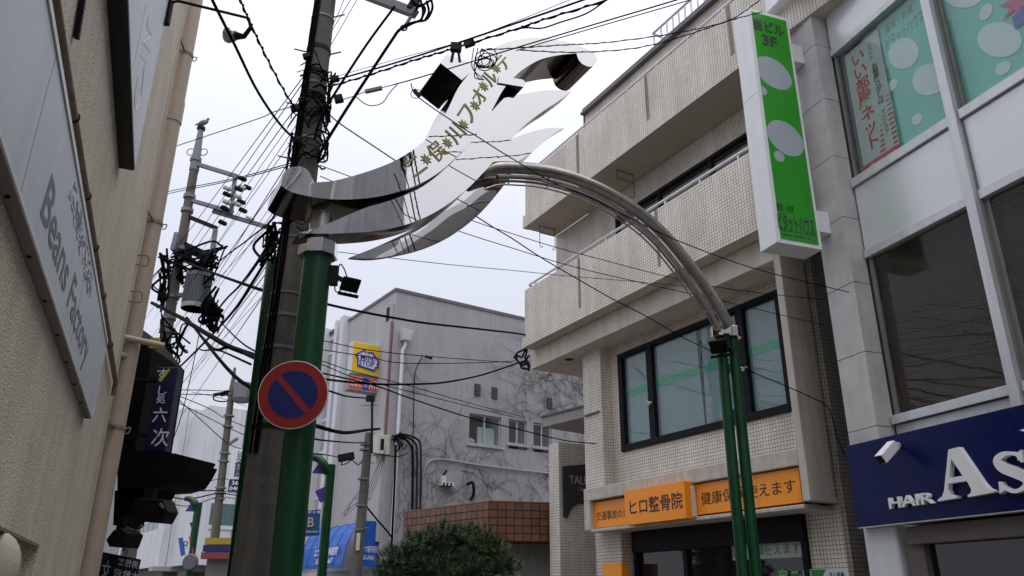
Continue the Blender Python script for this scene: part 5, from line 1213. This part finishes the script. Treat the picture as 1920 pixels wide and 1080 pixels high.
solo(m, 'drop_lead', 'loose leads dangling beside the coil of spare wire', 'cable', RUBBER, at(900, 100, 6.1))
cable('long black drop wire crossing the leaves and arch pipe to the white building', ((770, 156), (784, 182), (862, 236), (893, 255), (945, 288), (1033, 340), (1110, 372), (1200, 418), (1280, 455), (1410, 502), (1547, 537), (1592, 548)), 6.5, 9.6, .007)
m = MB(); p0, p1 = at(776, 168, 6.45), at(787, 180, 6.45); m.obox(p0, p1, .02, .03); m.ring(at(780, 176, 6.45), (0, 1, 0), .05, .004); solo(m, 'wire_grip', 'small black wire grip at the start of the long drop wire', 'clamp', BLACK, p0)
cable('wire passing behind the steel leaves towards the twin slim green posts', ((612, 205), (635, 230), (735, 297), (898, 409), (960, 447), (1018, 485), (1112, 540), (1157, 565), (1210, 592), (1270, 627), (1320, 652)), 7.2, 11.0, .009)
cable('wavy black wire from behind the twin posts into the tiled end wall', ((1320, 652), (1392, 687), (1418, 701), (1462, 719), (1530, 749), (1550, 761), (1558, 775), (1570, 820), (1583, 852)), 11.0, 11.3, .009)
cable('thin wire rising out from behind the lowest leaf, upper of two towards the balcony', ((600, 310), (735, 360), (892, 416), (960, 438), (1043, 464), (1133, 488), (1240, 516), (1330, 536), (1458, 553), (1547, 562)), 7.4, 11.3, .006)
cable('thin wire rising out from behind the lowest leaf, lower of two towards the balcony', ((600, 330), (740, 390), (868, 436), (960, 465), (1040, 490), (1107, 508), (1233, 537), (1400, 575), (1545, 610)), 7.4, 11.3, .006)
cable('very thin wire crossing the open sky under the steel leaves', ((560, 462), (640, 473), (743, 485), (852, 497), (960, 507), (1070, 518), (1168, 526), (1320, 540)), 7.6, 12.0, .005)
cable('thick black cable falling from the top left past the bulb to the concrete pole', ((380, -40), (398, 0), (440, 84), (484, 173), (531, 240), (572, 275)), 4.2, 7.35, .014)
cable('twisted service cable from the top edge to the concrete pole, right of the bulb', ((440, -40), (451, 0), (473, 51), (504, 116), (544, 189), (582, 240)), 4.6, 7.35, .009, twist=.005)
cable('wire running left from the concrete pole behind the downpipe', ((560, 196), (510, 211), (483, 223), (342, 270), (290, 287), (240, 303)), 7.5, 10, .007)
for i in range(2): cable('pair of thin wires passing behind the downpipe below the first arm, ' + ('upper' if i == 0 else 'lower') + ' one', ((545, 306 + 4 * i), (438, 335 + 3 * i), (325, 357 + 4 * i), (280, 369 + 4 * i)), 7.2, 13, .007, group='wires behind the downpipe')
cable('thick dark strut cable from the cross arm down to the concrete pole, left of two', ((740, 12), (690, 80), (640, 156), (604, 216), (590, 260)), 7.2, 7.4, .017)
cable('thick dark cable from the insulators down to the concrete pole, right of two', ((780, 41), (762, 47), (747, 58), (735, 75), (690, 143), (640, 220), (604, 280), (596, 305)), 7.15, 7.4, .021)
for i, (xa, ya, xb, yb) in enumerate(((645, 0, 626, 42), (657, 0, 624, 55), (669, 0, 622, 82))):
    cable(('left', 'middle', 'right')[i] + ' one of three thin bare wires dropping from the top edge behind the concrete pole', ((xa + 22, ya - 36), (xa, ya), (xb, yb), (xb - 45, yb + 75)), 8.5, 11, .006, group='thin wires above the concrete pole')
ORD = 'first second third fourth fifth sixth seventh eighth ninth tenth eleventh twelfth thirteenth fourteenth fifteenth sixteenth seventeenth'.split()
G2 = 'wires in the bundle between the two utility poles'
rr = random.Random(14)
for i in range(17):
    ya = (120, 131, 165, 185, 205, 230, 262, 285, 310, 335, 365, 400, 430, 455, 470, 490, 505)[i]; xa = 602 - ya * .13
    xb, yb = rr.uniform(345, 420), 400 + (ya - 120) * .72 + rr.uniform(0, 50)
    cable('thin black wire between the utility poles, ' + ORD[i] + ' from the top at the concrete pole', ((xa, ya), ((xa + xb) / 2 - 4, (ya + yb) / 2 + 5), (xb, yb), (xb - (xa - xb) * .45, yb + (yb - ya) * .45)), 7.6, 30, rr.choice((.004, .005, .007)), group=G2)
for i, (pts, r, lab) in enumerate(((((548, 250), (520, 395), (470, 445), (430, 475), (400, 500)), .018, 'stout black cable bending from the concrete pole towards the transformer'),
        (((515, 440), (480, 495), (450, 535), (425, 560), (405, 585)), .022, 'stout spiral cable running down to the knot right of the transformer'),
        (((510, 470), (470, 535), (440, 580), (400, 625), (340, 685), (300, 720)), .02, 'stout cable passing below the knot towards the navy banner'),
        (((345, 490), (400, 512), (450, 530), (495, 545), (540, 555)), .03, 'straight heavy cable from the far pole to the green post'),
        (((285, 568), (340, 596), (355, 606), (400, 633), (430, 650), (480, 668), (505, 676)), .045, 'very thick black cable sleeve sloping from the far left to the green post'),
        (((372, 624), (395, 650), (410, 656), (430, 651), (480, 672)), .03, 'black cable looping under the thick sleeve'),
        (((350, 595), (400, 660), (440, 705), (475, 730)), .028, 'grey sheathed cable falling steeply behind the no parking sign'),
        (((412, 602), (450, 640), (490, 665)), .014, 'thin cable from the cable knot to the green post'),
        (((375, 655), (382, 657), (410, 657), (470, 683)), .018, 'cable looping low between the far pole and green post'))):
    cable(lab, pts, 8.0 if i < 3 else 15.5, 16.5 if i < 3 else 8.6, r)
for i, (pts, r) in enumerate(((((330, 655), (345, 620), (352, 608)), .035), ((( 330, 700), (334, 650), (340, 612), (352, 606)), .02), (((322, 690), (333, 655), (335, 640)), .02))):
    cable('hanging black cable tail below the transformer, ' + ('thick', 'longest thin', 'short thin')[i] + ' one above the navy sign', pts, 16, 15.8, r, group='cable tails below the transformer')
cable('thin slanting wire falling across the open sky right of the navy banner', ((385, 560), (365, 670), (340, 780), (318, 840)), 16, 20, .012)
for i, (pts, lab) in enumerate((((( 330, 731), (395, 732), (440, 735)), 'upper level'), (((330, 739), (395, 740), (440, 742)), 'lower level'), (((330, 740), (390, 765), (420, 783), (460, 800)), 'gently falling'), (((328, 752), (390, 783), (430, 803), (460, 816)), 'middle falling'), (((330, 745), (380, 790), (425, 830), (452, 842)), 'steepest falling'))):
    cable(lab + ' thin wire in front of the white clad building', pts, 28, 33, .02, group='wires before the white clad building')
cable('thin wire sloping past the gulf of sky to the far cream cornice', ((360, 735), (420, 748), (462, 762)), 28, 34, .012)
for i, (y0, y1) in enumerate(((912, 920), (925, 925), (935, 932), (898, 898))):
    cable('low sagging cable before the white clad building, ' + ('second from the top', 'third from the top', 'lowest', 'topmost')[i] + ' at the far pole', ((300, y0), (350, y0 + 8 + 3 * i), (410, y1), (445, y1 + 4)), 24, 33, .025 if i < 2 else .016, group='sagging cables by the far pole')
# right-hand cables across the grey shop building
cable('heavy black cable from the green post across the grey building to the clinic corner', ((560, 555), (616, 571), (680, 585), (744, 597), (800, 606), (880, 615), (960, 624), (985, 628)), 8.5, 15.5, .022)
cable('sagging black cable from the green post across the grey wall to the clinic corner', ((560, 700), (610, 711), (700, 720), (790, 720), (840, 716), (900, 704), (950, 688), (985, 676)), 8.5, 15.5, .017)
cable('straight black wire descending in front of the ivy wall windows', ((560, 690), (610, 701), (700, 722), (770, 747), (880, 783), (960, 802), (1060, 826), (1118, 832)), 8.5, 15, .012)
cable('thin wire crossing the yellow store sign, upper one', ((560, 630), (612, 640), (690, 656), (800, 668), (960, 680)), 9, 15.5, .008)
cable('thin wire crossing the yellow store sign, lower one', ((560, 648), (612, 657), (690, 669), (760, 681), (900, 680), (965, 677)), 9, 15.5, .008)
cable('thin wire slanting over the lower corner of the yellow store sign', ((560, 668), (607, 678), (650, 693), (700, 706), (780, 727), (870, 753), (985, 783)), 9, 16, .008)
cable('second thin wire slanting under the yellow store sign', ((560, 672), (605, 684), (656, 705), (720, 722), (860, 757), (985, 787)), 9, 16, .008)
# ================================================================ STUB POLE AND LAMP POSTS
Y5 = 19.0; s1_ = at(692, 812, Y5); s0_ = at(664, 1080, Y5); xs_ = (s1_.x + s0_.x) / 2
b = thing('stub_pole', 'short dark pole with cables in front of the blue awning', 'utility pole', (xs_, Y5, 0))
MB().tube([(s0_.x, Y5, 0), (s1_.x, Y5, s1_.z)], [.15, .095], 16).build('shaft', CONC, b, 50)
cz = at(698, 745, Y5); MB().tube([at(697, 850, Y5 - .1), cz], .03, 8).build('conduit_mast', RUBBER2, b, 50)
m = MB(); m.box(cz.x - .14, cz.x + .06, cz.y - .05, cz.y + .05, cz.z - .1, cz.z + .04); m.build('mast_head', BLACK, b)
for y in (835, 845, 900, 950, 995): z_ = at(688, y, Y5).z; m = MB(); m.band((xs_ + .0, Y5, z_), .125, .04, .012); m.build('band', GALV, b)
p = at(671, 1010, Y5 - .16); MB().box(p.x - .03, p.x + .05, p.y, p.y + .01, p.z - .25, p.z + .12).build('sticker', STICK, b)
for y in (760, 868, 935, 990):
    z_ = at(690, y, Y5).z; MB().tube([(xs_ - .2, Y5, z_), (xs_ + .22, Y5, z_)], .012, 5).build('step_bolt', GALV, b)
t_ = at(650, 857, Y5 - .3)
tb = thing('cable_amplifier', 'black cable amplifier hung on the wire left of the stub pole', 'amplifier', t_)
MB().obox(at(634, 860, Y5 - .3), at(664, 854, Y5 - .3), .12, .17).build('case', BLACK, tb, bevel=.02)
MB().tube(cr([at(642, 866, Y5 - .3), at(640, 872, Y5 - .3), at(652, 868, Y5 - .3), at(660, 863, Y5 - .3), at(672, 872, Y5 - .3), at(680, 862, Y5 - .2)], 4), .012, 5).build('lead', RUBBER, tb)
cable('thick sagging cable from the green post to the cream junction cabinet', ((580, 795), (594, 799), (630, 809), (655, 811), (690, 806), (712, 804)), 9, 20.5, .035)
cable('cable from the green post to the mast head of the stub pole', ((600, 730), (617, 733), (650, 743), (680, 746), (696, 747)), 9, 19, .018)
cable('thin cable from behind the green post to the stub pole', ((585, 822), (610, 826), (660, 830), (688, 830)), 9, 19, .014)
cable('cable carrying the black amplifier to the stub pole', ((580, 850), (612, 853), (634, 857)), 9, 18.7, .012)
cable('wire from the stub pole along to the ivy wall conduits', ((690, 848), (720, 853), (745, 856), (765, 850)), 19, 21, .016)
cable('slack black cable sloping from the stub pole down to the wall pipes', ((687, 950), (705, 972), (725, 995), (735, 1008)), 19, 21, .025)
m = MB(); rr = random.Random(17)
for k in range(5):
    s_ = at(688 - k * .6, 905 + 9 * k, Y5 - .1); e_ = at(640 + rr.uniform(-10, 20), 950 + rr.uniform(0, 22) + k * 2, Y5 + 1)
    m.tube(cr([s_, (s_ + e_) / 2 + V((0, 0, rr.uniform(-.05, .12))), e_], 4), .005, 4)
for k in range(4): m.tube(cr([at(691, 915 + 8 * k, Y5), at(700 + 4 * k, 890, Y5 + .2), at(715 + 3 * k, 860 - 8 * k, Y5 + .6)], 4), .006, 4)
solo(m, 'service_wires', 'spray of thin service wires fanning from the stub pole over the awning', 'cables', RUBBER, at(688, 930, Y5))

def lamp_post(lab, xb, xt, ytop, yside, Y, r, hx, pennants, banner, lab2):
    p1 = at(xt, yside, Y); p0 = at(xb, 1080, Y); x = p0.x
    b = thing('lamp_post', lab, 'lamp post', (x, Y, 0), group='green lamp posts along the street')
    MB().tube([(x, Y, 0), (x, Y, p1.z + r)], r, 16).build('shaft', GREENP, b, 50)
    c_ = [V((x - r * .4, Y, p1.z - .05))] + [at(q[0], q[1], Y - .05) for q in hx]
    m = MB(); m.tube(cr(c_, 5), [r * (1.15 - .5 * k / (5 * (len(c_) - 1))) for k in range(5 * (len(c_) - 1) + 1)], 10); m.build('curved_arm', GREENP, b, 60)
    for P in pennants: MB().ext([at(u, v, Y - .02) for u, v in P], (0, .02, 0)).build('pennant', PURPLE, b)
    return b
lamp_post('nearer green lamp post with purple pennants behind the thick arch post', 603, 612, 855, 880, 15.0, .085, ((607, 872), (600, 862), (590, 858), (580, 860)), (((585, 887), (599, 866), (611, 889)), ((591, 921), (609, 912), (606, 940), (600, 943))), None, '')
lamp_post('farther green lamp post with purple pennants in front of the white clad building', 353, 371, 935, 950, 25.0, .11, ((366, 945), (360, 938), (354, 935), (347, 935)), (((347, 959), (358, 943), (368, 944), (367, 959)), ((355, 981), (367, 976), (364, 990), (361, 995))), None, '')
# banners
b = thing('street_banner', 'blue street banner with white emblem hanging from the nearer green lamp post', 'banner', at(590, 1005, 14.95))
q = [at(574, 957, 14.95), at(601, 955, 14.95), at(598, 1004, 14.95), at(571, 1006, 14.95)]
MB().ext(q, (0, .015, 0)).build('cloth', PM('banner_blue', (.015, .10, .30), .7), b)
cx = lambda u, v: at(u, v, 14.94)
text('2·0·1·8', 'lettering', b, WHITE, cx(585, 960), X, Z, .30, .05, .003, .02)
text('B', 'lettering', b, PM('emblem', (.5, .48, .35), .6), cx(583, 979), X, Z, .11, .17, .003, .02)
text('YOKOHAMA', 'lettering', b, WHITE, cx(585, 997), X, Z, .22, .035, .003, .01)
b = thing('street_banner', 'blue white and red striped banner on the farther green lamp post', 'banner', at(347, 1042, 24.9))
for (u0, u1, mt) in ((334, 343, PM('banner_blue2', (.03, .12, .45), .7)), (343, 354, WHITE), (354, 359, PM('banner_red', (.5, .06, .09), .7))):
    MB().ext([at(u0, 1009 - (u0 - 334) * .15, 24.9), at(u1, 1009 - (u1 - 334) * .15, 24.9), at(u1 + 4, 1041 - (u1 - 334) * .1, 24.9), at(u0 + 5, 1043 - (u0 - 334) * .1, 24.9)], (0, .02, 0)).build('cloth', mt, b)
m = MB(); m.ring(at(348, 1019, 24.86), (0, 1, 0), .06, .012); m.build('emblem', INK, b)
p = at(357, 1054, 24.8); b = thing('traffic_mirror', 'grey back of a round street mirror on the farther green lamp post', 'mirror', p)
MB().tube([p, p + V((0, -.06, 0))], [.24, .2], 24).build('disc', PM('mirror_back', (.12, .12, .125), .6), b, 40)
# striped fascia of the corner store
q0, q1 = at(394, 1040, 27), at(430, 1030, 26.2)
b = thing('store_fascia', 'small yellow blue and red striped store fascia beside the utility pole', 'sign', q0)
for k, mt in enumerate((PM('fascia_red', (.26, .05, .05), .5), PM('fascia_blue', (.015, .022, .14), .5), PM('fascia_yellow', (.42, .28, .03), .5))):
    z0_ = at(394, 1050, 27).z + k * .215; MB().box(q0.x + .03 * k, q1.x + .5, q1.y, q1.y + .29, z0_, z0_ + .2).build('stripe', mt, b)
MB().box(q0.x + .1, q1.x + .5, q1.y + .3, q0.y + .6, 0, at(394, 1050, 27).z + .64).build('cabinet', PM('dull_fascia', (.2, .2, .2), .6), b)

# ================================================================ FAR POLE, WHITE CLAD BUILDING
Y3 = 33.0; pA, pB = at(437, 715, Y3), at(406, 1010, Y3)
b = thing('utility_pole', 'slim far utility pole with a small grey transformer before the white clad building', 'utility pole', (pB.x, Y3, 0))
MB().tube([(pB.x, Y3, 0), (pA.x, Y3, pA.z - .5), (pA.x, Y3, pA.z + .6)], [.2, .13, .05], 12).build('shaft', PM('concrete_pole_far', (.2, .18, .155), .9), b, 50)
MB().obox(at(428, 745, Y3), at(465, 728, Y3), .15, .15).build('cross_arm', GALV, b); MB().obox(at(424, 836, Y3), at(446, 822, Y3), .12, .1).build('cross_arm', GALV, b)
m = MB(); p = at(452, 754, Y3 - .4); m.tube([p, p + V((0, 0, .15)), p + V((0, 0, .8))], [.3, .38, .38], 8); m.build('transformer', GALV, b)
for x, y in ((425, 738), (412, 738), (432, 733)): p = at(x, y, Y3); MB().obox(p + V((-.25, 0, -.06)), p + V((.25, 0, .03)), .1, .12).build('insulator', BLACK, b)
for y in (780, 800, 850, 865, 915, 925, 935): p = at(426, y, Y3); x_ = pB.x + (pA.x - pB.x) * (p.z / pA.z); MB().box(x_ - .17, x_ + .17, Y3 - .18, Y3 + .16, p.z - .035, p.z + .035).build('band', GALV, b)
MB().tube(cr([at(400, 742, Y3), at(402, 750, Y3), at(420, 753, Y3), at(437, 748, Y3)], 4), .03, 5).build('jumper', RUBBER, b)
WC = at(342, 764, 48.0); FW = Fr(-34, thru=WC); wc = FW.loc(WC); wa = wc.y; ZB = at(300, 1062, 48).z
b = thing('white_clad_building', 'large building with white vertical cladding panels at the end of the street', 'building', (0, wa, 0), FW)
e1 = FW.al(383, 768, wa)
m = MB(); m.box(.03, 26, wa + .04, wa + 30, ZB, WC.z - .02); m.build('core_wall', PM('seam_dark', (.25, .27, .3), .8), b)
npan = 3
for k in range(npan): MB().box(e1.x * k / npan + .02, e1.x * (k + 1) / npan - .02, wa, wa + .035, ZB, WC.z).build('cladding_panel', WHB, b)
wl = [FW.px(297, 975, 0), FW.px(297, 995, 0), FW.px(240, 1010, 0)]
for k in range(9):
    y0_, y1_ = wa + k * 1.5 + .02, wa + (k + 1) * 1.5 - .02
    if wl[0].y - .3 < y0_ < wl[2].y + 2:
        MB().box(0, .028, y0_, y1_, ZB, wl[1].z).build('cladding_panel', WHB, b); MB().box(0, .028, y0_, y1_, wl[0].z, WC.z).build('cladding_panel', WHB, b)
        f_ = MB().box(.0, .04, y0_, y1_, wl[1].z, wl[1].z + .12).build('window', MSCOL, b); MB().box(.015, .026, y0_ + .08, y1_ - .08, wl[1].z + .13, wl[0].z - .02).build('pane', GLG, f_)
    else: MB().box(0, .028, y0_, y1_, ZB, WC.z).build('cladding_panel', WHB, b)
c2 = at(394, 760, 45.0); l2 = FW.loc(c2)
MB().box(l2.x + .03, l2.x + 16, l2.y + .04, wa + 20, ZB, l2.z - .02).build('core_wall', PM('seam_dark', (.25, .27, .3), .8), b)
for k in range(9): MB().box(l2.x + k * 1.05 + .02, l2.x + (k + 1) * 1.05 - .02, l2.y, l2.y + .035, ZB, l2.z).build('cladding_panel', WHB, b)
MB().box(l2.x, l2.x + .028, l2.y + .04, wa, ZB, l2.z).build('cladding_panel', WHB, b)
g0, g1 = FW.al(397, 943, l2.y - .03), FW.al(445, 987, l2.y - .03)
f_ = MB().box(g0.x, g1.x, l2.y - .06, l2.y - .002, g1.z - .2, g1.z).build('window', MSCOL, b); MB().box(g0.x, g1.x, l2.y - .03, l2.y - .004, g1.z, g0.z).build('pane', GLG, f_)
MB().box(.5, 26, wa + .8, wa + 30, 0, ZB - .002).build('ground_floor', PM('dark_recess', (.14, .13, .12), .8), b)
p = FW.al(293, 1070, wa + .5); MB().box(1.3, 1.8, wa + .3, wa + .8, 0, ZB).build('column', MSCOL, b)
MB().box(-.3, 26, wa - .3, wa + .75, ZB - .25, ZB - .003).build('canopy', PM('canopy_grey', (.35, .35, .35), .7), b)
# vertical dental sign
b = thing('projecting_sign', 'white vertical sign with navy characters beside the far utility pole', 'sign', at(440, 920, 30))
q = [at(434, 842, 30), at(470, 842, 30), at(452, 923, 30), at(425, 923, 30)]
zz0, zz1 = at(440, 922, 30).z, at(440, 842, 30).z; xa_ = at(430, 885, 30).x
MB().box(xa_, xa_ + .75, 30, 30.3, zz0, zz1).build('cabinet', WHITE, b); MB().box(xa_ + .04, xa_ + .71, 29.985, 29.995, zz0, zz0 + .45).build('navy_foot', NAVY2, b)
text('ン\nド\nウ\n歯\n科\n医\n院', 'lettering', b, NAVY2, (xa_ + .30, 29.99, (zz0 + zz1) / 2 + .23), X, Z, .24, zz1 - zz0 - .6, .004, .02, line=.9)
text('365\n0467', 'lettering', b, WHITE, (xa_ + .33, 29.98, zz0 + .22), X, Z, .5, .34, .004, .02)

# ================================================================ LEFT BEYOND THE STUCCO: SUSHI SHOP
FD = Fr(-22.8, -.78)
b = thing('dark_shop', 'dark timber shop front just beyond the beige downpipe', 'building', (0, 11, 0), FD)
zt = FD.px(262, 625, 0).z
MB().box(-6, 0, 8.45, 12.6, 0, zt).build('wall', DARKW, b)
for k in range(7): MB().box(0, .03, 8.6 + k * .75, 8.66 + k * .75, 0, zt).build('batten', DARKW, b)
p0_, p1_ = at(226, 700, 11.4), at(281, 700, 11.4); zz_ = at(276, 655, 11.4).z
zl_ = at(270, 880, 11.4).z
m = MB(); m.hexa([(p0_.x, 11.35, zl_), (p1_.x, 11.35, zl_), (p1_.x, 12.6, zl_), (p0_.x, 12.6, zl_)], [(p0_.x, 11.35, zz_ + .45), (p1_.x, 11.35, zz_), (p1_.x, 12.6, zz_), (p0_.x, 12.6, zz_ + .45)])
bay_ = m.build('side_bay', DARKW, None)
for v in bay_.data.vertices: v.co = Matrix.Rotation(-FD.rz, 4, 'Z') @ (v.co - FD.w(V((0, 11, 0))))
bay_.parent = b
# eaves
e = [at(325, 852, 10.4), at(352, 868, 10.4)]
b = thing('shop_eaves', 'black jagged eaves jutting out over the dark shop front', 'eaves', FD.w(V((.2, 10.5, 2.6))))
def A_(x, y, Y=10.4): return at(x, y, Y)
MB().ext([A_(225, 842), A_(328, 850), A_(318, 868), A_(225, 875)], (0, 1.5, .1)).build('upper_board', DARKW, b)
MB().ext([A_(220, 872, 10.2), A_(318, 870, 10.2), A_(328, 868, 10.2), A_(356, 865, 10.2), A_(346, 884, 10.2), A_(331, 906, 10.2), A_(302, 915, 10.2), A_(262, 917, 10.2), A_(220, 920, 10.2)], (0, 1.0, .05)).build('roof_end', DARKW, b)
MB().ext([A_(215, 920, 10.3), A_(290, 914, 10.3), A_(280, 932, 10.3), A_(252, 940, 10.3), A_(236, 968, 10.3), A_(212, 985, 10.3)], (0, .7, .03)).build('soffit_board', DARKW, b)
for k in range(6): p0, p1 = A_(235 + 14 * k, 880, 10.19), A_(230 + 14 * k, 915, 10.19); MB().obox(p0, p1, .03, .03).build('rafter', DARKW, b)
# lantern shaped boxes
def lantern(lab, pts, Y, dz):
    t_ = thing('wall_lamp', lab, 'lamp', at(*pts[0], Y)); MB().ext([at(x, y, Y) for x, y in pts], dz).build('housing', BLACK, t_, bevel=.012); return t_
l1 = lantern('black six sided lamp housing hanging under the dark eaves', ((250, 937), (264, 934), (305, 936), (314, 959), (302, 981), (257, 977)), 9.9, (.02, .3, .01))
MB().obox(at(300, 944, 9.88), at(306, 953, 9.88), .02, .03).build('name_plate', GALV, l1)
MB().tube(cr([at(270, 975, 9.9), at(266, 988, 9.9), at(250, 990, 9.9), at(238, 978, 9.9)], 4), .012, 6).build('lead', RUBBER, l1); MB().obox(at(285, 915, 10), at(280, 938, 10), .12, .12).build('stem', BLACK, l1)
l2_ = lantern('black spotlight housing pointing down beside the dark noren', ((198, 1012), (212, 994), (226, 989), (241, 1000), (231, 1026), (204, 1025)), 9.6, (.05, .3, 0))
MB().obox(at(232, 968, 9.7), at(226, 995, 9.7), .08, .08).build('stem', BLACK, l2_)
# noren with mirrored letters (seen from behind)
b = thing('shop_curtain', 'dark shop curtain with white characters seen from behind, mirrored', 'curtain', at(225, 1080, 9.8))
q = [at(188, 1034, 9.8), at(264, 1049, 9.8), at(256, 1085, 9.8), at(245, 1160, 9.8), at(180, 1160, 9.8)]
MB().ext(q, (0, .01, 0)).build('cloth', PM('noren', (.02, .022, .028), .8), b)
text('男性客', 'lettering', b, WHITE, at(240, 1056, 9.78), V((.97, 0, -.16)), Z, .25, .085, .002, .005, mirror=True)
text('大歓迎', 'lettering', b, WHITE, at(237, 1077, 9.78), V((.97, 0, -.16)), Z, .30, .09, .002, .005, mirror=True)
text('女', 'lettering', b, WHITE, at(199, 1068, 9.78), V((.97, 0, -.16)), Z, .10, .2, .002, .0, mirror=True)
b = thing('shop_curtain', 'narrow white banner with dark characters hanging behind the black lamp', 'curtain', at(238, 1040, 11.5))
MB().ext([at(236, 972, 11.5), at(246, 972, 11.5), at(240, 1042, 11.5), at(230, 1042, 11.5)], (0, .01, 0)).build('cloth', PM('banner_cloth', (.5, .5, .52), .8), b)
text('寿\n司\n処', 'lettering', b, INK, at(238, 1010, 11.48), X, V((.13, 0, 1)), .05, .33, .002, .01)
# navy vertical sign
b = thing('projecting_sign', 'navy vertical sign with white brush characters under the transformer pole', 'sign', at(290, 848, 11.0))
zs0, zs1 = at(290, 846, 11).z, at(290, 688, 11).z; xs0, xs1 = at(283, 766, 11).x, at(322, 766, 11).x
MB().box(xs0, xs1 + .0, 11.0, 11.18, zs0, zs1).build('cabinet', NAVY2, b, bevel=.01)
ft = [(' す', 300, 702, .15), ('し', 301, 732, .12), ('処', 298, 748, .12), ('六', 296, 778, .2), ('次', 297, 820, .24)]
for ch, x, y, s_ in ft: text(ch.strip(), 'lettering', b, WHITE, at(x + 4, y, 10.995), X, Z, s_, s_ * 1.05, .003, .004)
MB().obox(at(300, 715, 10.9), at(318, 692, 10.9), .02, .035).build('guard_sleeve', YTAPE, b)
for z_ in (zs0 + .2, zs1 - .2): MB().box(xs0 - .5, xs0, 11.05, 11.12, z_, z_ + .06).build('wall_arm', BLACK, b)
b = thing('sleeve_guard', 'yellow plastic cable guard on the pole above the navy sign', 'cable guard', at(287, 640, 11))
MB().box(at(285, 640, 11).x - .03, at(297, 640, 11).x, 11.0, 11.06, at(287, 652, 11).z, at(287, 633, 11).z).build('sleeve', YTAPE, b)

print('objects', len(bpy.data.objects))
